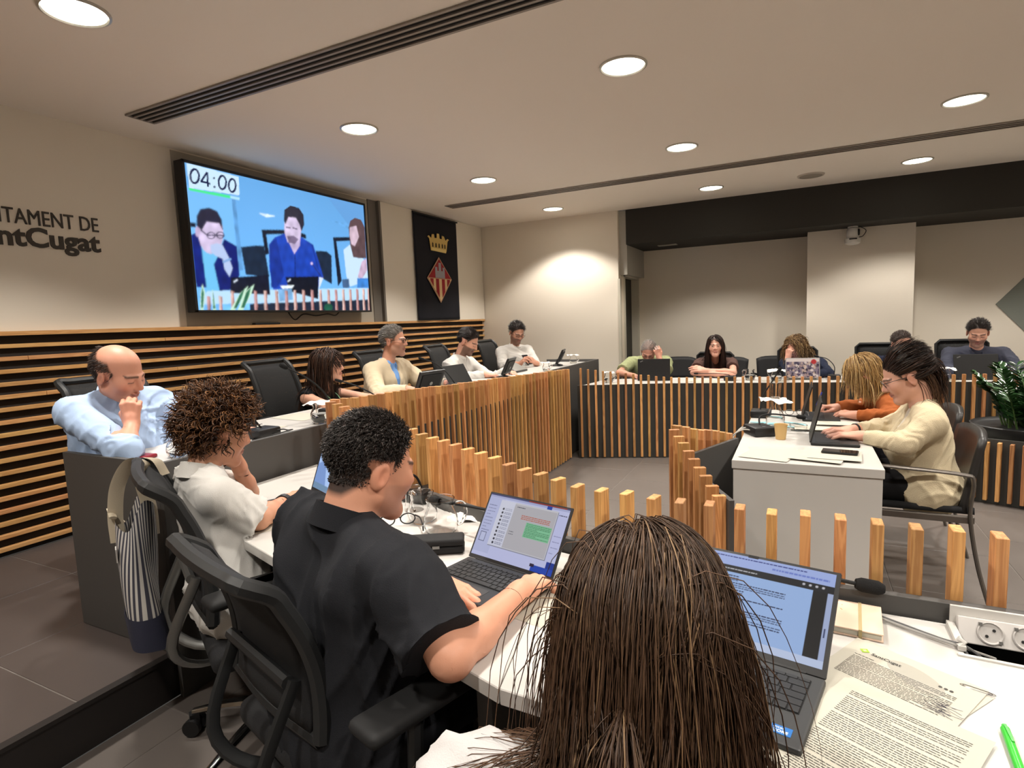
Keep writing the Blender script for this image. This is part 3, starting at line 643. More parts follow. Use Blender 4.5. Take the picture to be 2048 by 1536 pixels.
def low_chair(label, x, y, face, group):
    t = thing('visitor_chair', label, 'chair', (x, y, 0), rad(face-90), group); seat = .45
    MB().box((0, .02, seat-.03), (.46, .44, .06)).build('seat', M_fabric, t, bevel=.02, smooth=True)
    sheet('backrest', lambda u, v: ((u-.5)*(.40+.03*v), -.20-.05*v+.35*((u-.5)*.42)**2*2, seat+.12+.29*v-.03*abs(2*u-1)**4*v), 8, 6, mat('chair_shell', lin(36, 36, 38), .55), t, .028)
    for sx in (-1, 1):
        for sy in (-1, 1): MB().tube([(sx*.19, sy*.18+.02, seat-.05), (sx*.22, sy*.22+.02, 0)], .012, 6).build('leg', M_black, t)
        MB().tube(bez([(sx*.22, .18, seat-.05), (sx*.26, .12, seat+.18), (sx*.26, -.12, seat+.20), (sx*.2, -.22, seat+.18)], 12), .014, 6).build('armrest', M_black, t)
    return t
lg = 'low black chairs at the far desk'
low_chair('low black chair left of the woman in the brown top', -1.40, 7.6, -85, lg)
low_chair('low black chair right of the woman in the brown top', -.80, 7.5, -95, lg)
low_chair('low black chair left of the woman with wavy blond hair', -.25, 7.62, -85, lg)
office_chair('dark chair behind the man in the green t-shirt', (-1.72, 6.95), -80, 'chair of the far left corner', top=.86)
# ---- armchair of the woman in the cream jacket
t = thing('tube_armchair', 'black shell armchair with grey metal frame under the woman in cream', 'chair', (.50, 3.42, 0), rad(90))
Mtub = mat('frame_taupe', lin(112, 106, 100), .4, metal=.7)
sheet('seat_shell', lambda u, v: ((u-.5)*.46, .22-.44*v, .445+.02*(2*u-1)**2), 8, 8, M_fabric, t, .03)
sheet('back_shell', lambda u, v: ((u-.5)*(.46-.04*v), -.20-.07*v+.5*((u-.5)*.46)**2, .46+.36*v-.03*abs(2*u-1)**3*v), 10, 8, mat('shell_leather', lin(44, 42, 41), .4), t, .03)
for sg in (-1, 1):
    MB().tube(bez([(sg*.25, .25, .66), (sg*.265, .05, .655), (sg*.262, -.16, .64), (sg*.26, -.205, .61), (sg*.25, -.20, .45), (sg*.25, -.235, .22), (sg*.27, -.29, 0)], 40), [.013]*41, 8, flat=.7).build('arm_and_rear_leg', Mtub, t, smooth=True)
    MB().tube(bez([(sg*.25, .25, .66), (sg*.262, .262, .6), (sg*.25, .245, .4), (sg*.26, .27, 0)], 24), .012, 8).build('front_leg', Mtub, t, smooth=True)
    MB().box((sg*.235, .0, .425), (.02, .44, .035)).build('side_rail', Mtub, t, bevel=.006)
dup(t, (.56, 4.14, 0), rad(90), 'black shell armchair with grey metal frame under the woman in orange')
# ================================================================ laptops
def scr_default(n): return None
KEYROWS = [(14, .55), (14, 1), (14, 1), (13, 1), (12, 1), (9, 1)]
def laptop(label, x, y, z, yaw, w, d, h, tilt, body, cv=None, estr=1.0, keys=False, bez_w=.010, name='laptop', extra=None):
    """hinge centre at (x,y); user on the -y side; tilt measured up from the table"""
    t = thing(name, label, 'laptop', (x, y, z), yaw)
    MB().b2(-w/2, w/2, -d, 0, 0, .014).build('base', body, t, bevel=.004, seg=2)
    kw, kd = w*.88, d*.50; ky = -d*.10
    if keys:
        kb = MB().b2(-kw/2, kw/2, ky-kd, ky, .0142, .0148).build('keyboard', mat('key_bed', lin(20, 21, 23), .7), t)
        rows = [.55, 1, 1, 1, 1, 1]; rh = kd/sum(rows); yy_ = ky
        lay = [[1]*14, [1]*13+[1.8], [1.5]+[1]*12+[1.3], [1.75]+[1]*11+[2.05], [1.3]+[1]*10+[2.5], [1.1, 1, 1, 1.1, 5.2, 1.1, 1, 1.1, 1.1, 1]]
        km = mat('keycap', lin(30, 31, 33), .5); cache = {}
        for r_, ws in zip(rows, lay):
            tot = sum(ws); xx_ = -kw/2
            for q_ in ws:
                ww = kw*q_/tot; key = (round(ww, 4), r_)
                if key not in cache: cache[key] = MB().box((0, 0, 0), (ww-.0022, rh*r_-.0022, .0022)).mesh('key', bevel=.0006, seg=1)
                link('key', cache[key], km, kb, (xx_+ww/2, yy_-rh*r_/2, .0159)); xx_ += ww
            yy_ -= rh*r_
        MB().b2(-w*.17, w*.17, -d*.96, -d*.66, .0141, .0146).build('touchpad', mat('touchpad', lin(58, 59, 62), .35), t)
    else:
        MB().b2(-kw/2, kw/2, ky-kd, ky, .0142, .0150).build('keyboard', mat('keyboard_plain', lin(22, 22, 24), .6, bump=.6, bscale=260), t)
    R_ = Matrix.Rotation(tilt, 4, 'X')
    ld = MB().b2(-w/2, w/2, 0, h, -.006, 0).build('lid', body, t, loc=(0, -.002, .014), rot=(tilt, 0, 0), bevel=.003, seg=2)
    MB().b2(-w/2+.001, w/2-.001, .001, h-.001, .0002, .0008).build('bezel', M_black, ld)
    if cv is None: cv = canvas(8, 6, (150, 176, 226))
    link('display', pic_mesh('display', cv, w-2*bez_w, h-bez_w*2.6, Matrix.Translation((-w/2+bez_w, bez_w*1.8, .0012))), glow('laptop_light_%d' % len(bpy.data.materials), 'Col', estr), ld)
    MB().tube([(-w*.4, 0, .012), (w*.4, 0, .012)], .005, 8).build('hinge', M_black, t)
    return t, ld
def scribble(cv, x0, x1, y0, y1, n, wd, col, gap=0, last=.5):
    for k in range(n):
        y = y0+(y1-y0)*k/max(1, n-1); xe = x1 if k % 4 != 3 else x0+(x1-x0)*last; x = x0
        while x < xe:
            l = random.uniform(2.5, 8); poly(cv, [(x, y-wd/2), (min(x+l, xe), y-wd/2), (min(x+l, xe), y+wd/2), (x, y+wd/2)], col); x += l+1.0
# man's laptop: chat window over a document
cv = canvas(240, 160, (196, 200, 238)); R4 = lambda c_, x0, y0, x1, y1, col: poly(c_, [(x0, y0), (x1, y0), (x1, y1), (x0, y1)], col)
R4(cv, 0, 0, 240, 4, (60, 66, 120)); R4(cv, 120, 0, 230, 3.5, (150, 50, 40)); R4(cv, 0, 4, 240, 9, (170, 176, 216)); R4(cv, 176, 4, 190, 16, (30, 70, 170))
R4(cv, 0, 10, 50, 150, (184, 190, 228)); scribble(cv, 6, 30, 30, 95, 9, 1.6, (120, 124, 160)); R4(cv, 8, 100, 26, 124, (70, 76, 110)); R4(cv, 9.5, 101.5, 24.5, 122.5, (190, 196, 230))
R4(cv, 40, 14, 212, 130, (140, 142, 158)); R4(cv, 39, 12, 210, 128, (204, 204, 212)); R4(cv, 84, 16, 208, 126, (186, 184, 190)); R4(cv, 39, 12, 84, 128, (212, 214, 232))
for k in range(10):
    poly(cv, ell((53, 34+k*9.6), (3.1, 3.1), 10), (36, 40, 56)); scribble(cv, 59, 80, 32+k*9.6, 35.5+k*9.6, 2, 1.4, (120, 124, 150), last=.9)
scribble(cv, 92, 116, 22, 22, 1, 2, (60, 60, 80)); scribble(cv, 112, 196, 40, 48, 3, 1.8, (190, 96, 70)); R4(cv, 132, 54, 206, 90, (132, 200, 158)); scribble(cv, 134, 204, 57, 87, 9, 1.5, (66, 130, 92))
scribble(cv, 90, 104, 84, 90, 2, 1.6, (120, 120, 130)); R4(cv, 218, 130, 240, 156, (20, 56, 150)); R4(cv, 180, 145, 240, 160, (24, 70, 180)); R4(cv, 176, 143, 188, 150, (40, 30, 60)); scribble(cv, 214, 236, 20, 20, 1, 1.8, (60, 60, 90)); scribble(cv, 216, 236, 70, 110, 4, 1.5, (130, 132, 170))
M_lapgrey = mat('laptop_slate', lin(64, 66, 70), .35, metal=.5)
laptop('slate laptop with a chat window open in front of the man in dark polo', -.672, 1.275, .751, -.228, .281, .191, .189, .976, M_lapgrey, cv, .62, keys=True, bez_w=.006)
# woman's laptop: a text document in a browser
cv = canvas(240, 150, (206, 216, 240))
R4(cv, 0, 0, 240, 22, (168, 186, 238)); scribble(cv, 60, 200, 6, 6, 1, 2.4, (60, 70, 140)); scribble(cv, 150, 232, 14, 14, 1, 3, (110, 130, 210)); R4(cv, 0, 22, 240, 34, (28, 30, 36)); scribble(cv, 20, 130, 28, 28, 1, 2, (190, 190, 196))
for k in range(4): poly(cv, ell((198+k*9, 27), (2, 2), 8), (210, 210, 220))
R4(cv, 0, 34, 212, 142, (160, 190, 238)); R4(cv, 212, 34, 232, 140, (22, 23, 26)); R4(cv, 232, 34, 240, 142, (170, 184, 220)); R4(cv, 234, 90, 236, 104, (60, 70, 110)); R4(cv, 42, 36, 43, 84, (60, 70, 100))
for x0, y0, x1, n in [(70, 40, 104, 3), (58, 52, 176, 3), (70, 64, 116, 3), (56, 77, 176, 1), (72, 83, 96, 3), (62, 96, 178, 6), (76, 118, 106, 2)]: scribble(cv, x0, x1, y0, y0+(n-1)*3.6, n, 1.6, (52, 62, 96), last=.55)
R4(cv, 0, 138, 240, 150, (196, 210, 240))
for k in range(10): poly(cv, ell((60+k*9, 143), (3, 3), 10), [(60, 60, 90), (60, 100, 170), (40, 50, 120), (150, 60, 60)][k % 4])
M_lapblk = mat('laptop_graphite', lin(62, 63, 64), .45, metal=.3)
wl_, wld = laptop('graphite laptop showing a text document beside the long haired woman', -.107, 1.101, .751, -.193, .317, .205, .205, .70, M_lapblk, cv, .62, keys=True, bez_w=.008)
st_ = MB().b2(.110, .140, -.185, -.165, .0142, .0146).build('sticker', mat('sticker_blue', lin(36, 104, 176), .4), wl_)
text('sticker_text', 'intel', .0085, mat('sticker_white', lin(235, 240, 245), .5), st_, T=Matrix.Translation((.113, -.173, .0148)))
text('sticker_text', 'CORE', .0085, mat('sticker_white', lin(235, 240, 245), .5), st_, offset=.0002, T=Matrix.Translation((.113, -.1815, .0148)))
MB().b2(-.012, .008, .197, .2035, .0008, .0014).build('webcam_shutter', M_blackm, wld)
# curly person's laptop
cv = canvas(60, 40, (168, 196, 240)); poly(cv, [(0, 40), (0, 18), (14, 12), (26, 40)], (120, 150, 205)); R4(cv, 0, 0, 60, 5, (80, 96, 130)); R4(cv, 0, 34, 60, 40, (110, 140, 170)); scribble(cv, 34, 56, 14, 30, 7, 1.2, (90, 120, 150))
laptop('black laptop showing a pale blue page before the curly haired person', -1.60, 1.58, .751, -.42, .30, .20, .195, 1.22, M_black, cv, .8, keys=False)
# laptops of the two women at the white table (users at the right, screens face right)
laptop('thin black laptop of the woman in the cream jacket', .055, 3.29, .741, rad(90), .30, .21, .205, rad(103), M_black, canvas(8, 6, (190, 200, 220)), .6)
laptop('thin black laptop of the woman in the orange sweater', .02, 3.98, .741, rad(90), .30, .20, .20, rad(105), M_black, canvas(8, 6, (190, 200, 220)), .6)
# laptops at the far desk (backs towards us)
lt, ld = laptop('open black laptop in front of the man in the green t-shirt', -1.36, 6.02, .736, rad(188), .33, .22, .215, rad(100), M_black)
MB().box((.125, .19, -.0068), (.03, .010, .001), Matrix.Rotation(rad(-25), 3, 'Z')).build('lid_badge', M_grey, ld)
lt, ld = laptop('laptop with a crowd photograph on its lid before the blond woman', .03, 6.22, .736, rad(184), .30, .20, .20, rad(102), mat('laptop_silver', lin(170, 168, 166), .4, metal=.6))
cvp = canvas(60, 40, (120, 110, 128)); 
for k in range(150): poly(cvp, ell((random.uniform(0, 60), random.uniform(6, 40)), (random.uniform(1, 3.4), random.uniform(1.5, 4)), 8), random.choice([(30, 28, 50), (52, 46, 70), (150, 130, 130), (180, 160, 150), (70, 60, 90), (200, 190, 190)]))
R4(cvp, 0, 0, 60, 7, (206, 196, 196)); poly(cvp, ell((10, 7), (5, 5), 14), (170, 40, 46))
me = pic_mesh('lid_photo', cvp, .284, .185, Matrix.Translation((-.142, .008, -.0072))); me.flip_normals(); link('lid_photo', me, mat('lid_print', (1, 1, 1, 1), .5, attr='Col'), ld)
lt, ld = laptop('open black laptop in front of the man in the dark grey shirt', 1.40, 6.34, .736, rad(187), .33, .22, .215, rad(104), M_black)
MB().box((.125, .19, -.0068), (.03, .010, .001), Matrix.Rotation(rad(-25), 3, 'Z')).build('lid_badge', M_grey, ld)
# left row: touch monitors and laptop lids
def monitor(label, y, yaw, tilt=.45, w=.25, h=.16, x=-2.42):
    t = thing('desk_monitor', label, 'monitor', (x, y, .901), yaw, 'small touch monitors on the platform desk')
    MB().lathe([(.0001, 0), (.07, 0), (.07, .01), (.03, .02), (.0001, .02)], 20).build('stand', M_black, t, smooth=True)
    MB().tube([(0, 0, .015), (0, .02, .07)], .016, 8).build('neck', M_black, t)
    hd = MB().box((0, 0, h/2), (w, .018, h)).build('housing', M_black, t, loc=(0, .02, .035), rot=(-tilt, 0, 0), bevel=.004)
    MB().box((0, .0125, h/2), (w*.8, .008, h*.7)).build('rear_cover', M_grey if False else M_blackm, hd, bevel=.003); MB().lathe([(.0001, 0), (.014, 0), (.014, .002), (.0001, .002)], 16).build('badge', M_cast, hd, loc=(0, .018, h*.42), rot=(-PI/2, 0, 0))
    MB().box((0, -.0105, h/2), (w*.92, .002, h*.86)).build('display', mat('monitor_glass', lin(30, 34, 40), .1), hd)
    return t
monitor('small black monitor in front of the man in the beige jacket', 3.42, rad(-100)); monitor('small black monitor beside the bearded man in white', 4.66, rad(-80)); monitor('small black monitor in front of the man holding a phone', 5.95, rad(-75))
laptop('closed dark laptop lid raised between the beige jacket man and the bearded man', -2.45, 3.98, .901, rad(-95), .30, .20, .18, rad(120), M_black)
laptop('grey tablet laptop lying flat beside the man holding a phone', -2.50, 5.22, .901, rad(-92), .26, .18, .16, rad(155), M_cast)
laptop('open black laptop on the desk of the bald man', -2.56, 1.92, .901, rad(-95), .31, .21, .20, rad(102), M_black)
# ================================================================ microphones
def mic(label, base, pts, r=.0045, head=.013, hl=.045, bs=(.11, .13, .045), yaw=0):
    t = thing('gooseneck_microphone', label, 'microphone', base, 0, 'gooseneck microphones')
    b = MB(); b.box((0, 0, bs[2]/2), bs, rotz(yaw)); b.build('base', M_black, t, bevel=.010, seg=2, smooth=True)
    P = bez([Vector(p)-Vector(base) for p in pts], 26); MB().tube(P, r, 8).build('gooseneck', M_blackm, t, smooth=True)
    d = (P[-1]-P[-2]).normalized(); a = P[-1]-d*.01; MB().tube([a, a+d*hl*.2, a+d*hl*.8, a+d*hl], [head*.7, head, head, head*.6], 12).build('foam_head', mat('mic_foam', lin(18, 18, 19), .95, bump=.8, bscale=700), t, smooth=True)
    MB().box((bs[0]*.2, -bs[1]*.3, bs[2]+.001), (.02, .012, .003), rotz(yaw)).build('button', M_grey, t)
    return t
mic('black microphone beside the notebook behind the graphite laptop', (-.05, 1.32, .751), [(-.05, 1.33, .785), (-.01, 1.36, .808), (.05, 1.385, .815), (.125, 1.397, .806)], hl=.055, head=.015)
mic('black microphone pointing left behind the chat laptop', (-.70, 1.40, .751), [(-.70, 1.40, .79), (-.70, 1.41, .835), (-.76, 1.43, .85), (-.90, 1.47, .845), (-1.035, 1.50, .838)], hl=.05, head=.014)
mic('black microphone base beside the glass at the pine slats', (-1.27, 1.74, .751), [(-1.27, 1.74, .79), (-1.28, 1.72, .84), (-1.30, 1.68, .86), (-1.33, 1.66, .85)], hl=.03, head=.010)
mic('black microphone with cables between the bald man and curly hair', (-2.30, 1.90, .901), [(-2.30, 1.90, .94), (-2.32, 1.84, 1.02), (-2.38, 1.74, 1.09), (-2.44, 1.64, 1.135)])
mic('black microphone rising before the empty half of the woman\'s chair', (-2.45, 2.52, .901), [(-2.45, 2.52, .94), (-2.44, 2.45, 1.05), (-2.46, 2.35, 1.14), (-2.50, 2.25, 1.205)])
mic('slim microphone in front of the woman in the black top', (-2.32, 2.82, .901), [(-2.32, 2.82, .94), (-2.36, 2.77, 1.0), (-2.44, 2.70, 1.06), (-2.5, 2.66, 1.085)], r=.004, head=.009)
mic('slim microphone between the beige jacket man and the bearded man', (-2.4, 3.80, .901), [(-2.4, 3.80, .94), (-2.44, 3.74, 1.04), (-2.5, 3.66, 1.12), (-2.55, 3.60, 1.15)], r=.004, head=.009)
mic('arched microphone on the far desk right of the crowd photo laptop', (.30, 6.30, .736), [(.30, 6.30, .77), (.30, 6.31, .86), (.24, 6.33, .93), (.16, 6.36, .95)], r=.004, head=.009)
mic('microphone with red tip in front of the man in dark grey', (1.66, 6.36, .736), [(1.66, 6.36, .77), (1.64, 6.38, .83), (1.58, 6.42, .88), (1.52, 6.46, .905)], r=.004, head=.009)
mic('slim microphone at the right end of the far desk', (1.98, 6.42, .736), [(1.98, 6.42, .77), (1.96, 6.44, .82), (1.90, 6.48, .85), (1.84, 6.5, .862)], r=.004, head=.009)
mic('microphone lying low on the near end of the white table', (-.19, 3.36, .741), [(-.19, 3.37, .785), (-.19, 3.40, .83), (-.14, 3.42, .845), (-.05, 3.42, .84), (.0, 3.42, .835)], head=.012, hl=.045, bs=(.12, .15, .05), yaw=.5)
mic('microphone standing tall at the far end of the white table', (-.22, 3.95, .741), [(-.22, 3.95, .78), (-.21, 3.98, .86), (-.16, 4.0, .95), (-.12, 4.02, 1.02)], head=.010)
mic('slim microphone in front of the woman in the brown top', (-.62, 6.12, .736), [(-.62, 6.12, .77), (-.64, 6.14, .79), (-.75, 6.16, .80), (-.95, 6.2, .795)], r=.004, head=.009)
# ================================================================ glass jugs, glasses
jo = [(.0001, .0), (.040, .0), (.052, .012), (.058, .035), (.054, .062), (.043, .085), (.041, .098), (.049, .118)]; ji = [(.046, .118), (.038, .098), (.040, .085), (.051, .062), (.055, .036), (.049, .014), (.038, .004), (.0001, .004)]
jugme = MB().lathe(jo+ji, 28).mesh('glass_body', True)
wat = MB().lathe([(.0001, .0045), (.037, .0045), (.0485, .0145), (.0545, .036), (.0520, .056), (.0001, .056)], 28).mesh('water', True)
hnd = MB().tube(bez([(.043, 0, .10), (.075, 0, .105), (.085, 0, .075), (.072, 0, .04), (.055, 0, .03)], 16), .006, 8).mesh('handle', True)
def napkin_mesh(s_, seed):
    rs = np.random.RandomState(seed); n = 10; V = []; 
    for j in range(n+1):
        for i in range(n+1):
            x, y = (i/n-.5)*s_, (j/n-.5)*s_; r = max(abs(x), abs(y)); V.append((x, y, .006*math.sin(x*90+seed)*math.sin(y*70)-max(0, r-.045)*(.35+.3*math.sin(seed+x*40+y*55))))
    return MB().add(V, [(j*(n+1)+i, j*(n+1)+i+1, (j+1)*(n+1)+i+1, (j+1)*(n+1)+i) for j in range(n) for i in range(n)]).mesh('napkin', True)
def jug(label, loc, rz, water=True, napkin=None, sc=1.0, nap_label=None):
    t = thing('glass_jug', label, 'jug', loc, rz, 'glass water jugs'); t.scale = (sc,)*3
    link('glass_body', jugme, M_glass, t); link('handle', hnd, M_glass, t)
    if water: link('water', wat, M_water, t)
    if napkin:
        o = link('napkin', napkin_mesh(napkin, int(loc[0]*100) % 17), M_napkin, None, (loc[0], loc[1], loc[2]+.124*sc), (0, 0, rz+.4)); tag(o, nap_label, 'napkin')
    return t
jug('empty clear glass jug beside the black spectacle case', (-1.0, 1.46, .751), rad(20), False, None, .95)
jug('clear glass jug with dark reflections beside the man\'s chin', (-1.12, 1.53, .751), rad(160), False, None, .85)
jug('glass jug with water in front of the bald man', (-2.30, 1.48, .901), rad(0), True, None, .8)
jug('glass water jug with napkin lid at the platform desk', (-2.30, 2.28, .901), rad(150), True, .13, .95, 'white paper napkin covering the jug beside the woman in black')
jug('glass jug with napkin lid at the far end of the platform desk', (-2.35, 6.30, .901), rad(20), True, .12, .8, 'white paper napkin on the jug at the platform desk\'s far end')
jug('glass jug with napkin before the bearded man in white', (-2.28, 5.33, .901), rad(20), True, .10, .7, 'white napkin on the jug beside the grey tablet laptop')
jug('glass jug with napkin left of the green t-shirt man', (-1.78, 5.80, .736), rad(0), True, .12, .9, 'white napkin on the jug left of the green t-shirt man')
jug('clear glass jug right of the woman in the brown top', (-.44, 6.18, .736), rad(160), True, None, .9)
jug('glass jug with napkin lid left of the crowd photo laptop', (-.20, 6.12, .736), rad(160), True, .16, .9, 'white napkin on the jug left of the crowd photo laptop')
jug('glass jug with napkin in front of the man in dark grey', (1.16, 6.30, .736), rad(160), True, .15, .9, 'white napkin on the jug in front of the dark grey shirt')
glme = MB().lathe([(.0001, 0), (.026, 0), (.034, .085), (.032, .085), (.025, .006), (.0001, .006)], 24).mesh('tumbler', True)
def tumbler(label, loc, flip=False, sc=1.0):
    o = link('glass_tumbler', glme, M_glass, None, (loc[0], loc[1], loc[2]+(.085*sc if flip else 0)), (PI if flip else 0, 0, 0)); o.scale = (sc,)*3; return tag(o, label, 'glass', 'glass tumblers')
tumbler('upturned glass tumbler beside the jug of the bald man', (-2.22, 1.56, .901), True, .8); tumbler('glass tumbler between napkin and chat laptop', (-1.22, 1.62, .751), True)
tumbler('glass tumbler beside the napkin jug of the woman in black', (-2.22, 2.36, .901), False, .8); tumbler('glass tumbler on the far desk behind the orange sweater woman', (.48, 6.3, .736), False, 1)
# carafe with tumbler upturned over it on the white table, folded napkin on its neck
t = thing('glass_carafe', 'glass carafe of water with a napkin round its neck on white table', 'carafe', (-.12, 3.60, .741))
MB().lathe([(.0001, 0), (.045, 0), (.052, .02), (.050, .06), (.034, .10), (.026, .125), (.030, .16), (.028, .16), (.024, .125), (.031, .10), (.047, .06), (.049, .022), (.043, .004), (.0001, .004)], 28).build('glass_body', M_glass, t, smooth=True)
MB().lathe([(.0001, .005), (.042, .005), (.0485, .022), (.0465, .058), (.0001, .058)], 28).build('water', M_water, t, smooth=True)
tag(link('napkin', napkin_mesh(.15, 5), M_napkin, None, (-.12, 3.60, .905), (0, .06, .3)), 'white napkin over the carafe on the white table', 'napkin')
tumbler('upturned tumbler on the napkin over the carafe', (-.12, 3.60, .910), False, 1.0)
# ================================================================ PAPERS AND SMALL THINGS
def paper(label, x, y, z, yaw, w=.21, h=.297, lines=None, name='paper_sheet', mt=None, group=None, curl=.0):
    """x,y = top-left corner, sheet extends right and down in its own frame"""
    t = thing(name, label, 'paper', (x, y, z), yaw, group)
    sheet_ = MB(); n = 8
    V = [(w*i/n, -h*j/n, .0003+curl*((i/n-.5)**2+(j/n-.5)**2)) for j in range(n+1) for i in range(n+1)]
    sheet_.add(V, [((j+1)*(n+1)+i, (j+1)*(n+1)+i+1, j*(n+1)+i+1, j*(n+1)+i) for j in range(n) for i in range(n)])
    sheet_.build('sheet', mt or M_paper, t, smooth=True)
    if lines:
        m = MB()
        for (x0, x1, y0, y1, k, th) in lines:
            for i in range(k):
                yy_ = y0+(y1-y0)*i/max(1, k-1); xe = x1 if i % 4 != 3 else x0+(x1-x0)*random.uniform(.4, .9); xx_ = x0
                while xx_ < xe-.002:
                    l = min(random.uniform(.003, .011), xe-xx_); zz = .0009+curl*((xx_/w-.5)**2+(yy_/h-.5)**2)
                    m.add([(xx_, -yy_-th/2, zz), (xx_+l, -yy_-th/2, zz), (xx_+l, -yy_+th/2, zz), (xx_, -yy_+th/2, zz)], [(0, 1, 2, 3)]); xx_ += l+.0013
        m.build('printed_text', M_ink, t)
    return t
paper('plain white sheet lying under the printed letter on the front desk', .125, 1.265, .7512, rad(-36), mt=M_paper)
pA = paper('printed letter with green diamond logo on the front desk', .110, 1.262, .7528, rad(-29), lines=[(.022, .055, .058, .058, 1, .0016), (.022, .185, .066, .094, 7, .0014), (.022, .182, .100, .135, 9, .0014)])
MB().add([(.030, -.028, .0009), (.039, -.037, .0009), (.030, -.046, .0009), (.021, -.037, .0009)], [(0, 3, 2, 1)]).build('logo_diamond', mat('logo_green', lin(150, 180, 60), .7), pA)
MB().add([(.030, -.033, .0012), (.034, -.037, .0012), (.030, -.041, .0012), (.026, -.037, .0012)], [(0, 3, 2, 1)]).build('logo_diamond', mat('logo_light', lin(206, 214, 150), .7), pA)
text('logo_text', 'SantCugat', .012, M_ink, pA, offset=.0002, T=Matrix.Translation((.043, -.043, .0012)))
MB().add([(.075+.055*math.cos(a)*.9+.045, -.055+.028*math.sin(a)-.045*math.cos(a)*.35, .0006) for a in [2*PI*k/24 for k in range(24)]], [tuple(range(24))]).build('grey_swoosh', mat('swoosh_grey', lin(166, 163, 152), .8), pA)
for k in range(3): MB().add([(.157+k*.008+.003*math.cos(a), -.052+.003*math.sin(a), .0011) for a in [2*PI*i/12 for i in range(12)]], [tuple(range(12))]).build('dot_icon', M_ink, pA)
m = MB()
for k in range(5):
    pts = [Vector((.150+.03*random.random()+i*.004, -.098-k*.008+.003*math.sin(i*2.1+k), .0013)) for i in range(9)]; m.tube(pts, .0003, 4)
m.build('handwriting', mat('pen_ink', lin(60, 60, 80), .6), pA)
paper('second printed page full of dense text nearest the right corner', .078, 1.105, .7545, rad(-26), lines=[(.024, .190, .030, .040, 3, .0013), (.024, .190, .050, .095, 9, .0012), (.024, .190, .106, .150, 9, .0012), (.024, .190, .161, .215, 11, .0012), (.024, .190, .226, .278, 11, .0012)], curl=.004)
paper('white sheet under the graphite laptop', -.06, 1.02, .7505, rad(-12), .21, .20)
# paper clip, green pen, notebook, power box, cables
P_ = [Vector((.014*math.cos(a)*(1 if i < 24 else .7)+(.01 if math.cos(a) > 0 else -.01), .004*math.sin(a)*(1 if i < 24 else .7), 0)) for i, a in enumerate([2*PI*k/20 for k in range(46)])]
tag(MB().tube(P_, .0006, 5).build('paper_clip', M_chrome, loc=(.276, 1.155, .7535), rot=(0, 0, rad(-20))), 'small wire paper clip at the edge of the printed pages', 'paper clip')
t = thing('green_pen', 'green plastic pen lying on the front desk at the right edge', 'pen', (.283, 1.0, .7565), rad(0))
Mg = mat('pen_green', lin(60, 190, 60), .3); a, b = Vector((.004, .055, 0)), Vector((-.004, -.06, 0))
MB().tube([a, a*.95, b*.8, b], [.003, .0062, .0062, .004], 12).build('barrel', Mg, t, smooth=True); MB().tube([b, b*1.12], [.0035, .0012], 8).build('tip', Mg, t)
MB().box((.0035, .034, .0068), (.0035, .040, .002)).build('clip', Mg, t); MB().tube([a, a*1.12], .0032, 8).build('push_button', Mg, t)
t = thing('notebook', 'beige notebook with gold pattern and elastic strap by the microphone', 'notebook', (.058, 1.330, .751), rad(-4))
Mn = mat('notebook_cover', lin(222, 194, 172), .7)
MB().b2(-.12, .10, -.062, .062, 0, .003).build('back_cover', Mn, t, bevel=.001); MB().b2(-.118, .097, -.059, .059, .003, .014).build('page_block', M_paper, t); MB().b2(-.12, .10, -.062, .062, .014, .017).build('front_cover', Mn, t, bevel=.001)
MB().b2(.058, .064, -.0625, .0625, -.0002, .0178).build('elastic_strap', mat('strap_olive', lin(178, 160, 118), .8), t)
dots = MB()
for k in range(46):
    x_, y_ = random.gauss(.0, .013), random.gauss(.030, .007); dots.add([(x_+.0015*math.cos(a), y_+.0015*math.sin(a), .0172) for a in [PI*i/3 for i in range(6)]], [tuple(range(6))])
dots.build('gold_pattern', mat('gold_foil', lin(176, 140, 70), .4, metal=.4), t)
t = thing('desk_power_box', 'open white power socket box set into the front desk', 'power socket', (.44, 1.335, .751))
MB().b2(-.15, .16, -.062, .056, -.10, -.097).build('box_floor', M_blackm, t)
MB().b2(-.155, -.15, -.062, .056, -.10, 0).b2(.155, .16, -.06, .056, -.10, 0).b2(-.15, .16, .053, .056, -.1, 0).b2(-.15, .16, -.064, -.060, -.10, -.035).build('box_wall', M_black, t)
MB().b2(-.16, .17, .048, .054, 0, .045).build('lid_flap', M_white, t, bevel=.001); MB().b2(-.165, .17, -.078, -.070, -.004, .003).build('front_rim', M_white, t, rot=(0, 0, rad(-3)), bevel=.001); MB().b2(-.165, -.152, -.05, .054, 0, .010).build('side_rim', M_white, t, bevel=.001)
stp = MB().box((0, 0, 0), (.30, .050, .024)).build('socket_strip', mat('socket_grey', lin(206, 202, 198), .4), t, loc=(0, .036, .004), rot=(rad(66), 0, 0), bevel=.002)
for k, x_ in enumerate((-.100, -.045, .01, .065)):
    if k < 2:
        rg = MB().lathe([(.0001, .001), (.017, .001), (.0195, .004), (.0215, .003), (.0215, 0)], 24).build('socket', mat('socket_well', lin(184, 180, 176), .4), stp, loc=(x_, 0, .0125), smooth=True)
        for dx, dy in ((-.006, -.006), (.006, .006)): MB().lathe([(.0001, 0), (.0028, 0), (.0028, .0012), (.0001, .0012)], 10).build('pin_hole', M_black, rg, loc=(dx, dy, .0012))
        for dy in (-.015, .015): MB().box((dy, -dy, .003), (.006, .006, .003)).build('earth_clip', M_cast, rg)
    else: MB().lathe([(.0001, .02), (.016, .02), (.019, .0), (.0001, 0)], 20).build('black_plug', M_black, stp, loc=(x_, 0, .0125), smooth=True)
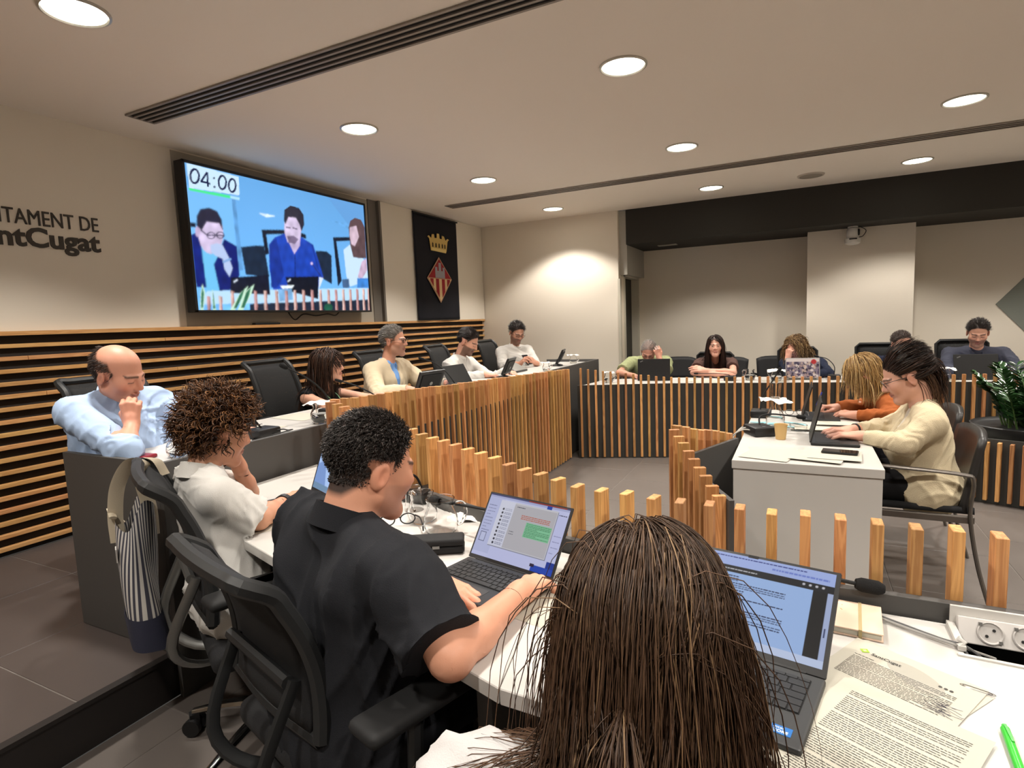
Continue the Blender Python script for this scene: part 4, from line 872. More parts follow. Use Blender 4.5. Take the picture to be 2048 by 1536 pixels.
def cable(label, pts, r=.003, m=None, n=40): return tag(MB().tube(bez(pts, n), r, 6).build('cable', m or M_grey, smooth=True), label, 'cable')
cable('pair of grey cables running from the laptop to the socket box', [(.06, 1.43-.03, .757), (.12, 1.385, .757), (.19, 1.345, .757), (.25, 1.31, .757), (.29, 1.295, .756), (.33, 1.31, .72)], .0028)
cable('second grey cable beside the notebook on the front desk', [(.05, 1.395, .757), (.13, 1.37, .757), (.21, 1.325, .757), (.275, 1.293, .757), (.34, 1.32, .73)], .0025, mat('cable_light', lin(150, 148, 144), .5))
tag(MB().tube([(.277, 1.290, .757), (.285, 1.295, .764), (.276, 1.297, .770)], .006, 8).build('cable_tie', M_white), 'white cable tie where the grey cables enter the socket box', 'cable tie')
# front left desk: spectacle case, napkin, spectacles, cables, wallet
t = thing('spectacle_case', 'black spectacle case on the white desk beside the chat laptop', 'case', (-.93, 1.33, .751), rad(30))
MB().box((0, 0, .012), (.16, .065, .022)).build('lower_shell', M_blackm, t, bevel=.009, seg=3, smooth=True); MB().box((0, 0, .034), (.16, .065, .022)).build('lid', M_blackm, t, bevel=.009, seg=3, smooth=True); MB().box((.0, -.033, .024), (.02, .003, .008)).build('clasp', M_cast, t)
tag(link('napkin', napkin_mesh(.16, 3), M_napkin, None, (-1.0, 1.645, .760), (0, 0, .5)), 'crumpled white napkin at the pine slats behind the glass jug', 'napkin')
def spectacles(parent, lens_col, frame, T, w=.062, name='glasses', temples=True, r=.0013):
    """glasses in face coordinates: x right, y forward, z up"""
    g = bpy.data.objects.new(name, None); C.objects.link(g)
    if parent: g.parent = parent
    g.matrix_local = T
    f = MB()
    for sg in (-1, 1):
        pts = [Vector((sg*(.033+.024*math.cos(a)), .004*math.sin(a)-.001, .017*math.sin(a)*(1.0 if math.sin(a) < 0 else .9))) for a in [2*PI*k/18 for k in range(19)]]; f.tube(pts, r, 6)
        if temples: f.tube(bez([(sg*.057, 0, .008), (sg*.070, -.03, .008), (sg*.074, -.09, .004), (sg*.074, -.105, -.012)], 12), r, 6)
    f.tube([(-.009, .002, .004), (0, .004, .006), (.009, .002, .004)], r, 6)
    o = f.build('frame', frame, g, smooth=True)
    return g
gg = spectacles(None, None, mat('specs_black', lin(20, 20, 22), .3), Matrix.Translation((-1.17, 1.46, .775)) @ Matrix.Rotation(rad(40), 4, 'Z'), r=.0025); tag(gg, 'folded black spectacles lying behind the glass jugs', 'spectacles')
tag(MB().tube(bez([(-1.75, 1.62, .755), (-1.62, 1.56, .757), (-1.55, 1.60, .758), (-1.48, 1.50, .757), (-1.42, 1.52, .756)], 40), .003, 6).build('cable', M_black), 'black charger cable on the desk before the curly haired person', 'cable')
tag(MB().box((0, 0, .006), (.10, .06, .012)).build('wallet', mat('wallet_red', lin(120, 34, 46), .5), loc=(-1.72, 1.52, .751), rot=(0, 0, .4), bevel=.003), 'small dark red wallet by the elbow of the curly haired person', 'wallet')
paper('white notes under the forearm of the curly haired person', -1.66, 1.50, .7505, rad(-30), .21, .20); paper('white sheet under the hands of the man in dark polo', -.80, 1.10, .7505, rad(-18), .21, .15); paper('white sheet right of the chat laptop', -.56, 1.33, .7503, rad(-10), .12, .25)
# platform desk papers and the bald man's phone case
paper('white papers spread on the platform desk beside the microphone cables', -2.42, 2.16, .9012, rad(-80), .21, .30); paper('white papers before the woman in black', -2.45, 2.52, .9012, rad(-95), .21, .29)
tag(MB().box((0, 0, .008), (.14, .07, .016)).build('phone_case', mat('case_red', lin(128, 30, 44), .35), loc=(-2.45, 1.40, .901), rot=(0, 0, .2), bevel=.006), 'dark red phone case on the desk beside the bald man\'s elbow', 'phone case')
cable('tangle of black cables on the platform desk behind curly hair', [(-2.25, 1.80, .906), (-2.32, 1.88, .906), (-2.24, 1.95, .93), (-2.30, 2.05, .906), (-2.22, 2.0, .92), (-2.26, 1.86, .906)], .0035, M_black)
# far desk papers
for x, y, w_, a, lab in [(-1.02, 6.10, .26, 8, 'white document in front of the woman with folded arms'), (-.95, 5.98, .30, 8, 'white sheet at the desk edge before the brown top'), (-.33, 6.15, .2, 8, 'white sheet beside the crowd photo laptop'), (-1.75, 5.72, .24, 18, 'white sheet before the green t-shirt man\'s hands'), (.55, 6.28, .3, 8, 'white papers on the far desk behind the blond bob'), (1.02, 6.30, .22, 8, 'white sheet before the dark grey shirt')]:
    paper(lab, x, y, .7365, rad(a), w_, .15)
# white table: papers, phone, cup, lanyard, glasses, cables
for i, (x, y, a, lab) in enumerate([(-.22, 3.02, 12, 'loose white letter on the near left of the white table'), (-.20, 2.99, -14, 'second letter crossed over the first on the white table'), (.02, 3.05, 6, 'pile of letters under the phone on the white table'), (.00, 3.0, -12, 'folded brochure edge sticking out of the letters'), (.05, 3.03, -4, 'top letter under the phone of the woman in cream'), (-.02, 3.62, 0, 'white papers under the laptop of the woman in cream'), (.08, 3.78, 5, 'white papers between the two laptops')]):
    paper(lab, x, y, .7412+i*.0022, rad(a), .21, .20 if i < 5 else .12)
t = thing('smartphone', 'black smartphone lying on the letters at the white table', 'phone', (.17, 2.96, .7525), rad(82)); MB().box((0, 0, .004), (.07, .145, .008)).build('body', M_black, t, bevel=.003); MB().box((0, 0, .0083), (.066, .14, .0006)).build('screen', mat('phone_glass', lin(26, 24, 30), .05), t)
t = thing('paper_cup', 'small tan paper cup on the white table', 'cup', (-.082, 3.26, .741)); MB().lathe([(.0001, 0), (.024, 0), (.032, .075), (.0335, .076), (.0335, .079), (.031, .078), (.023, .003), (.0001, .003)], 24).build('cup_wall', mat('cup_tan', lin(206, 170, 112), .7), t, smooth=True); MB().lathe([(.0001, .055), (.0288, .055)], 20).build('coffee', mat('coffee', lin(90, 58, 34), .3), t)
Mc = mat('lanyard_cyan', lin(150, 206, 214), .7)
tag(MB().tube(bez([(-.26, 3.72, .745), (-.20, 3.70, .748), (-.10, 3.76, .746), (0, 3.72, .745), (.04, 3.66, .745), (-.04, 3.6, .745), (-.12, 3.68, .75), (-.24, 3.66, .746)], 50), .009, 6, flat=.3).build('lanyard', Mc), 'pale cyan lanyard looped over the white table', 'lanyard')
tag(MB().lathe([(.0001, 0), (.04, 0), (.046, .03), (.044, .032), (.038, .004), (.0001, .004)], 24).build('glass_bowl', M_glass, loc=(.0, 3.53, .742), smooth=True), 'low glass bowl beside the carafe on the white table', 'bowl')
gg = spectacles(None, None, mat('specs_clear', lin(120, 116, 110), .2), Matrix.Translation((-.02, 4.05, .76)), r=.0022); tag(gg, 'clear spectacles lying at the far end of the white table', 'spectacles')
for i, (a, lab) in enumerate([(0, 'white cable hanging off the white table, outermost of three'), (1, 'white cable hanging off the white table, middle of three'), (2, 'white cable hanging off the white table, innermost of three')]):
    cable(lab, [(-.18, 3.45-.05*i, .75), (-.28, 3.40-.05*i, .77), (-.35-.015*i, 3.3, .65), (-.36-.01*i, 3.15, .45), (-.33, 2.98, .25-.06*i), (-.31, 2.95, .06), (-.30, 2.85, .01)], .0035, mat('cable_white', lin(180, 176, 168), .5))
tag(MB().tube([(0, 0, 0), (.03, .0, .085)], [.004, .0045], 8).build('ballpoint_pen', mat('pen_blue', lin(60, 70, 160), .4), loc=(.10, 4.10, .80)), 'blue ballpoint pen held by the woman in orange', 'pen')
# ---- striped tote bag on the chair
def stripe_mat():
    m, t, b = nodes('striped_canvas'); N = t.nodes.new; L = t.links.new; tc = N('ShaderNodeTexCoord'); sx = N('ShaderNodeSeparateXYZ'); L(tc.outputs['UV'], sx.inputs[0])
    ml = N('ShaderNodeMath'); ml.operation = 'MULTIPLY'; ml.inputs[1].default_value = 34; L(sx.outputs[0], ml.inputs[0]); fr_ = N('ShaderNodeMath'); fr_.operation = 'FRACT'; L(ml.outputs[0], fr_.inputs[0])
    gt = N('ShaderNodeMath'); gt.operation = 'GREATER_THAN'; gt.inputs[1].default_value = .52; L(fr_.outputs[0], gt.inputs[0]); mx = N('ShaderNodeMix'); mx.data_type = 'RGBA'; L(gt.outputs[0], mx.inputs[0]); mx.inputs[6].default_value = lin(58, 58, 70); mx.inputs[7].default_value = lin(190, 186, 180)
    L(mx.outputs[2], b.inputs['Base Color']); b.inputs['Roughness'].default_value = .9; return m
BAG = (-2.03, 1.13, .40)
t = thing('tote_bag', 'navy and white striped tote bag hanging from the office chair', 'bag', BAG, rad(-28)); t.scale = (1.4, 1.2, 1.08)
def bagf(u, v, grow=0):
    a = 2*PI*u; z = .37*v; wx = .155*(1-.18*v)+.012*math.sin(a*3+v*5); wy = .055*(1-.35*v)+.012*math.sin(a*2+1+v*4)
    z += (.05*math.sin(a+.6)+.02*math.sin(3*a))*max(0, v-.7)/.3
    return ((wx+grow)*math.copysign(abs(math.cos(a))**.7, math.cos(a))-.02*v, (wy+grow)*math.copysign(abs(math.sin(a))**.7, math.sin(a)), z)
nu, nv = 72, 22
V = [bagf(i/nu, .26+.74*j/nv) for j in range(nv+1) for i in range(nu)]; F = [(j*nu+i, j*nu+(i+1) % nu, (j+1)*nu+(i+1) % nu, (j+1)*nu+i) for j in range(nv) for i in range(nu)]
o = MB().add(V, F).build('striped_body', stripe_mat(), t, smooth=True); uv = o.data.uv_layers.new(name='UVMap')
for pl in o.data.polygons:
    for k, li in enumerate(pl.loop_indices):
        vi = o.data.loops[li].vertex_index; uu = (vi % nu)/nu; uv.data[li].uv = (uu if not (uu == 0 and any(o.data.loops[l2].vertex_index % nu > nu-3 for l2 in pl.loop_indices)) else 1.0, 0)
V = [bagf(i/nu, .27*j/8, .002) for j in range(9) for i in range(nu)]; F = [(j*nu+i, j*nu+(i+1) % nu, (j+1)*nu+(i+1) % nu, (j+1)*nu+i) for j in range(8) for i in range(nu)]+[tuple(range(nu))[::-1]]
MB().add(V, F).build('navy_base', mat('bag_navy', lin(40, 42, 60), .9, bump=.2, bscale=400), t, smooth=True)
Mst = mat('strap_cream', lin(196, 184, 162), .85, bump=.2, bscale=300)
for k, yo in enumerate((-.045, .04)):
    pts = bez([(-.055, yo, .27), (-.05, yo, .36), (-.03, yo*.7, .46), (.01, yo*.4+.02, .535), (.055, yo*.3+.05, .545), (.075, yo*.5+.06, .50)], 40); MB().tube(pts, .019, 8, flat=.16).build('handle', Mst, t, smooth=True)
MB().tube([(-.15, -.03, .30), (-.13, -.055, .34), (-.07, -.055, .375), (-.03, -.05, .36)], .011, 8, flat=.5).build('cream_hem', Mst, t, smooth=True)
pc = MB().box((-.165, -.02, .17), (.05, .03, .085)).build('zip_pouch', Mst, t, bevel=.01, seg=2); MB().tube(bez([(-.13, -.03, .30), (-.15, -.035, .26), (-.165, -.02, .21)], 12), .004, 6).build('pouch_cord', Mst, t); MB().box((-.165, -.037, .205), (.052, .003, .006)).build('zip', M_cast, pc)
MB().box((.07, -.052, .28), (.03, .003, .04)).build('white_label', M_white, t)
# black backpack on the floor behind the curly person's chair
# ================================================================ PEOPLE: smooth-union modelling
def V3(*a): return np.array(a, float)
def nrm(v): return v/(np.linalg.norm(v)+1e-9)
def rc(a, b, r1, r2, k=.02, sub=False): return ('rc', np.array(a, float), np.array(b, float), r1, r2, k, sub)
def el(c, r, Rt=None, k=.015, sub=False): return ('el', np.array(c, float), np.array(r, float), np.eye(3) if Rt is None else np.array(Rt), k, sub)
def sp(c, r, k=.02, sub=False): return rc(c, np.array(c, float)+1e-5, r, r, k, sub)
def grow(pr_, e): return [(p[0], p[1], p[2], p[3]+e, p[4]+e, p[5], p[6]) if p[0] == 'rc' else (p[0], p[1], p[2]+e, p[3], p[4], p[5]) for p in pr_]
def pbox(p):
    if p[0] == 'rc': R_ = max(p[3], p[4]); return np.minimum(p[1], p[2])-R_, np.maximum(p[1], p[2])+R_
    m = np.abs(p[3]) @ p[2]; return p[1]-m, p[1]+m
def evalsdf(prims, lo, hi, h):
    n = np.maximum(3, np.ceil((hi-lo)/h).astype(int)+1); ax = [lo[i]+np.arange(n[i])*h for i in range(3)]
    D = np.full(n, .06, np.float32)
    for p in prims:
        k, sub = p[-2], p[-1]; a, b = pbox(p); mg = k*1.2+2.5*h; i0 = np.clip(np.floor((a-mg-lo)/h).astype(int), 0, n); i1 = np.clip(np.ceil((b+mg-lo)/h).astype(int)+1, 0, n)
        if np.any(i1 <= i0): continue
        sl = tuple(slice(i0[i], i1[i]) for i in range(3)); X = ax[0][sl[0]][:, None, None]; Y = ax[1][sl[1]][None, :, None]; Z = ax[2][sl[2]][None, None, :]
        if p[0] == 'rc':
            A, B = p[1], p[2]; ba = B-A; bb = float(ba @ ba)+1e-12; px, py, pz = X-A[0], Y-A[1], Z-A[2]
            t = np.clip((px*ba[0]+py*ba[1]+pz*ba[2])/bb, 0, 1); d = np.sqrt((px-ba[0]*t)**2+(py-ba[1]*t)**2+(pz-ba[2]*t)**2)-(p[3]+(p[4]-p[3])*t)
        else:
            c, r, Rt = p[1], p[2], p[3]; px, py, pz = X-c[0], Y-c[1], Z-c[2]; q_ = [px*Rt[0, i]+py*Rt[1, i]+pz*Rt[2, i] for i in range(3)]
            k0 = np.sqrt(sum((q_[i]/r[i])**2 for i in range(3))); k1 = np.sqrt(sum((q_[i]/r[i]**2)**2 for i in range(3)))+1e-9; d = k0*(k0-1)/k1
        E = D[sl]
        if sub: hh = np.maximum(k-np.abs(E+d), 0)/k; D[sl] = np.maximum(E, -d)+hh*hh*k*.25
        else: hh = np.maximum(k-np.abs(E-d), 0)/k; D[sl] = np.minimum(E, d)-hh*hh*k*.25
    return D
def snet(D, lo, h, skip=None):
    s = D < 0; n = D.shape; c8 = [(i, j, k) for i in (0, 1) for j in (0, 1) for k in (0, 1)]
    cnt = sum(s[i:n[0]-1+i, j:n[1]-1+j, k:n[2]-1+k].astype(np.int8) for i, j, k in c8); msk = (cnt > 0) & (cnt < 8)
    I = np.argwhere(msk)
    if skip is not None and len(I):
        P = lo+(I+.5)*h; keep = np.ones(len(I), bool)
        for a, b in skip: keep &= ~np.all((P > a) & (P < b), 1)
        I = I[keep]
    if len(I) == 0: return np.zeros((0, 3)), np.zeros((0, 4), int)
    idx = np.full(msk.shape, -1, np.int64); idx[I[:, 0], I[:, 1], I[:, 2]] = np.arange(len(I))
    vals = {c: D[I[:, 0]+c[0], I[:, 1]+c[1], I[:, 2]+c[2]] for c in c8}; pos = np.zeros((len(I), 3)); m = np.zeros(len(I))
    for a in c8:
        for ax in range(3):
            if a[ax] == 0:
                b = list(a); b[ax] = 1; b = tuple(b); va, vb = vals[a], vals[b]; cr = (va < 0) != (vb < 0); t = np.where(cr, va/(va-vb+1e-12), 0); q_ = np.array(a, float)[None]+np.zeros((len(I), 1)); q_[:, ax] += t; pos += q_*cr[:, None]; m += cr
    V = lo+(I+pos/m[:, None])*h; F = []
    for ax in range(3):
        o1, o2 = (ax+1) % 3, (ax+2) % 3; sl0 = [slice(None)]*3; sl1 = [slice(None)]*3; sl0[ax] = slice(0, n[ax]-1); sl1[ax] = slice(1, n[ax])
        df = s[tuple(sl0)] != s[tuple(sl1)]; E = np.argwhere(df); ok = (E[:, o1] > 0) & (E[:, o2] > 0) & (E[:, o1] < n[o1]-1) & (E[:, o2] < n[o2]-1); E = E[ok]
        if len(E) == 0: continue
        qs = []
        for d1, d2 in ((-1, -1), (0, -1), (0, 0), (-1, 0)):
            G = E.copy(); G[:, o1] += d1; G[:, o2] += d2; qs.append(idx[G[:, 0], G[:, 1], G[:, 2]])
        Q = np.stack(qs, 1); inside = s[E[:, 0], E[:, 1], E[:, 2]]; Q[~inside] = Q[~inside][:, ::-1]; F.append(Q[np.all(Q >= 0, 1)])
    return V, (np.concatenate(F) if F else np.zeros((0, 4), int))
def bounds(prims, mg):
    B = [pbox(p) for p in prims if not p[-1]]; return np.min([b[0] for b in B], 0)-mg, np.max([b[1] for b in B], 0)+mg
def vnormals(V, F):
    n = np.zeros_like(V); fn = np.cross(V[F[:, 2]]-V[F[:, 0]], V[F[:, 3]]-V[F[:, 1]])
    for i in range(4): np.add.at(n, F[:, i], fn)
    return n/(np.linalg.norm(n, axis=1, keepdims=True)+1e-12)
def folds(P, sc, seed, dirv=None):
    r = np.random.RandomState(seed); o = np.zeros(len(P))
    for i in range(5):
        k = r.normal(size=3); k = nrm(k)*sc*r.uniform(.6, 1.6)
        if dirv is not None: k = k-dirv*(k @ dirv)*.75
        wq = nrm(r.normal(size=3))*sc*.5; o += np.sin(P @ k+r.uniform(0, 6)+1.6*np.sin(P @ wq+r.uniform(0, 6)))
    return o/5
def wrinkle(P, sc, seed):
    r = np.random.RandomState(seed); o = np.zeros(len(P))
    for i in range(3):
        k = nrm(r.normal(size=3)*np.array([1, 1, .55]))*sc*r.uniform(.7, 1.5); wq = nrm(r.normal(size=3))*sc*.45; am = .5+.5*np.sin(P @ (nrm(r.normal(size=3))*sc*.35)+r.uniform(0, 6))
        o += am*(1-np.abs(np.sin(P @ k+r.uniform(0, 6)+1.8*np.sin(P @ wq+r.uniform(0, 6)))))**2.2
    return o-.45
def smesh(name, prims, h, fold=0, fsc=25, seed=1, m=None, parent=None, foldfn=None, ends=()):
    lo, hi = bounds(prims, 3*h); D = evalsdf(prims, lo, hi, h); V, F = snet(D, lo, h)
    if fold or foldfn:
        N_ = vnormals(V, F); d = (wrinkle(V, fsc, seed)+.8*folds(V, fsc*.7, seed+9))*fold*1.5
        if foldfn: d = d+foldfn(V, N_)
        V = V+N_*d[:, None]
    for e, dv, r_ in ends:      # straight sleeve ends
        tt = (V-e) @ dv; rr_ = np.linalg.norm(V-e-np.outer(tt, dv), axis=1); k_ = (tt > 0) & (tt < r_*1.3) & (rr_ < r_*1.18); V[k_] -= np.outer(tt[k_]*.97, dv)
    return link(name, npmesh(name, V, F), m, parent)
def frame(f, u):
    f = nrm(f); r = nrm(np.cross(f, u)); u2 = np.cross(r, f); return np.stack([r, f, u2], 1)       # columns: right, forward, up
# ---------------------------------------------------------------- hand: wrist w, pointing dir f, back-of-hand dir u, side +1 = thumb on the right
def hand(wr, f, u, side, pose='flat', sc=1.0):
    B = frame(f, u); pr_ = []; T = lambda x, y, z: wr+B @ (np.array([x*side, y, z])*sc)
    kn = [(.030, .088, .002), (.010, .094, .005), (-.010, .090, .004), (-.029, .080, .0)]; L = [(.042, .025, .020), (.047, .029, .021), (.043, .027, .020), (.033, .020, .018)]
    curl = {'flat': [(8, 14, 10)]*4, 'type': [(18, 34, 22)]*4, 'rest': [(22, 40, 25), (26, 44, 28), (30, 48, 30), (34, 50, 30)], 'fist': [(62, 92, 55)]*4, 'soft': [(40, 62, 35), (46, 68, 38), (50, 72, 40), (54, 74, 40)], 'hold': [(35, 55, 30)]*4}[pose]
    for i, (k, l, cu) in enumerate(zip(kn, L, curl)):
        pr_.append(rc(T(k[0]*.55, .012, -.004), T(*k), .0145*sc, .0105*sc, .012)); p = np.array(k); a = 0; sp_ = [.10, .03, -.04, -.11][i]
        for j in range(3):
            a += rad(cu[j]); d = np.array([math.sin(sp_)*math.cos(a), math.cos(sp_)*math.cos(a), -math.sin(a)]); q_ = p+d*l[j]; pr_.append(rc(T(*p), T(*q_), (.0098-.0009*j)*sc, (.0090-.0012*j)*sc, .004)); p = q_
    th = {'flat': [(.024, .022, -.008), (.044, .048, -.014), (.056, .078, -.016), (.060, .102, -.016)], 'fist': [(.022, .022, -.012), (.036, .052, -.026), (.028, .080, -.034), (.012, .092, -.036)]}.get(pose, [(.024, .022, -.010), (.042, .048, -.020), (.046, .078, -.028), (.042, .102, -.034)])
    for a, b, r_ in zip(th[:-1], th[1:], (.0155, .0115, .0098)): pr_.append(rc(T(*a), T(*b), r_*sc, r_*.86*sc, .008))
    pr_.append(rc(T(0, -.01, 0), T(.002, .03, -.002), .024*sc, .022*sc, .015)); return pr_
# ---------------------------------------------------------------- head in its own frame
def head_prims(Hc, B, sc=1.0, jaw=1.0, nose=1.0, fem=False):
    T = lambda x, y, z: Hc+B @ (np.array([x, y, z])*sc); r = lambda *a: np.array(a)*sc; P = []
    P.append(el(T(0, -.012, .034), r(.076, .096, .086), B, .02)); P.append(el(T(0, .028, -.028), r(.060*jaw, .066, .082), B, .025))
    P.append(rc(T(-.046*jaw, .002, -.062), T(-.012, .068, -.102), .019*sc, .017*sc, .03)); P.append(rc(T(.046*jaw, .002, -.062), T(.012, .068, -.102), .019*sc, .017*sc, .03))
    P.append(el(T(0, .074, -.104), r(.022, .018, .017), B, .02))
    for s_ in (-1, 1):
        P.append(sp(T(s_*.040, .060, -.024), .024*sc, .03)); P.append(sp(T(s_*.030, .096, -.001), .0155*sc, .012, True)); P.append(sp(T(s_*.031, .0775, -.002), .0145*sc, .005))
        P.append(rc(T(s_*.012, .0905, .017), T(s_*.046, .077, .016), .0075*sc, .006*sc, .012))
        Ea = B @ np.array(Euler((rad(-12), 0, rad(s_*-22))).to_matrix())
        P.append(el(T(s_*.0775, -.014, -.014), r(.0085, .020, .033), Ea, .008)); P.append(el(T(s_*.089, -.009, -.012), r(.0075, .011, .019), Ea, .005, True)); P.append(el(T(s_*.0785, -.002, -.014), r(.006, .006, .010), Ea, .004))
        P.append(sp(T(s_*.0125*nose, .0965, -.036), .0085*sc, .008))
    P.append(rc(T(0, .0885, .014), T(0, .108*(.5+.5*nose), -.030), .0075*sc, .0115*sc*nose, .013))
    P.append(el(T(0, .090, -.0605), r(.021, .011, .0055), B, .006)); P.append(el(T(0, .0885, -.0715), r(.018, .0115, .0065), B, .006)); P.append(el(T(0, .104, -.0655), r(.020, .006, .0012), B, .003, True))
    return P
HLy = [-.3, -.08, -.03, 0, .02, .05, .078, .12]; HLz = [-.08, -.07, -.025, -.02, -.005, .045, .075, .14]
def hair_mask(q_, recede=0.0, bald=False, nape=0.0):
    """positive where hair grows, head coordinates"""
    zl = np.interp(q_[:, 1], HLy, HLz)+nape*(q_[:, 1] < -.03); m = q_[:, 2]-zl; m = m-recede*np.clip((q_[:, 1]-.03)/.05, 0, 1)
    if bald: m = np.minimum(m, .062-q_[:, 2]-np.clip(q_[:, 1]-.0, 0, 1)*1.4+np.clip(-q_[:, 1]-.05, 0, 1)*1.0)
    return m
def head_paint(V, Hc, B, sc, skin, o):
    q_ = (V-Hc) @ B/sc; n = len(V); col = np.tile(np.array(skin[:3]), (n, 1)); x, y, z = q_.T; inh = (np.abs(x) < .11) & (np.abs(y) < .14) & (z > -.14) & (z < .14)
    def mix(mask, c, a):
        w_ = np.clip(mask, 0, 1)*a*inh; col[:] = col*(1-w_[:, None])+np.array(c[:3])*w_[:, None]
    blo = lambda cx, cy, cz, r: np.exp(-(((x-cx)/r[0])**2+((y-cy)/r[1])**2+((z-cz)/r[2])**2))
    rd = np.array(skin[:3])*np.array([1.02, .72, .66])
    for s_ in (-1, 1): mix(blo(s_*.045, .07, -.03, (.022, .03, .022)), rd, .35); mix(blo(s_*.08, -.012, -.012, (.02, .03, .04)), rd, .45)
    mix(blo(0, .11, -.03, (.016, .02, .016)), rd, .35)
    if o.get('beard'):
        b = np.clip((-.030-z+np.clip(.035-y, 0, .05)*.0)/.012, 0, 1)*np.clip((y+.0)/.02, 0, 1)*(1-blo(0, .10, -.066, (.022, .03, .009)))*np.clip((.03-z-.0), 0, 1)*30
        mix(np.clip(b, 0, 1), o['beard'][0], o['beard'][1])
    lip = o.get('lip', (.36, .12, .10)); mix(blo(0, .098, -.0655, (.024, .016, .0105))*1.6, lip, .75); mix(np.exp(-((z+.0655)/.002)**2)*(np.abs(x) < .022)*(y > .07), np.array(lip)*.35, .7)
    hc = np.array(o.get('brow', o.get('hair', (.03, .02, .015)))[:3])
    for s_ in (-1, 1):
        mix(np.clip(1.6*np.exp(-((z-(.0185-.12*(np.abs(x)-.03)**2*20))/.0042)**2), 0, 1)*(s_*x > .010)*(s_*x < .053)*(y > .06), hc, .85)
        if o.get('eyes', 'open') == 'open':
            ey = blo(s_*.031, .093, -.002, (.0125, .012, .0062)); mix((ey > .5)*1.0, (.42, .37, .34), .8); mix(blo(s_*.031, .093, -.002, (.0052, .02, .0058))*1.8, (.02, .012, .008), .95); mix(np.exp(-((z-.0050)/.0020)**2)*(np.abs(x-s_*.031) < .015)*(y > .07), (.03, .02, .018), .8)
        else: mix(np.exp(-((z+.0075)/.0026)**2)*(np.abs(x-s_*.031) < .015)*(y > .07), (.03, .02, .018), .85)
        mix(blo(s_*.031, .088, -.014, (.016, .02, .006)), np.array(skin[:3])*.6, .35)
    if o.get('scalp') is not None:
        mk = hair_mask(q_, o.get('recede', 0), o.get('bald', False), o.get('nape', 0)); ear = (np.abs(x) > .068) & (y > -.045) & (y < .02) & (z < .022)
        mix(np.clip(mk/.016+.25, 0, 1)*(~ear), o['scalp'], o.get('scalp_a', .95))
    return col
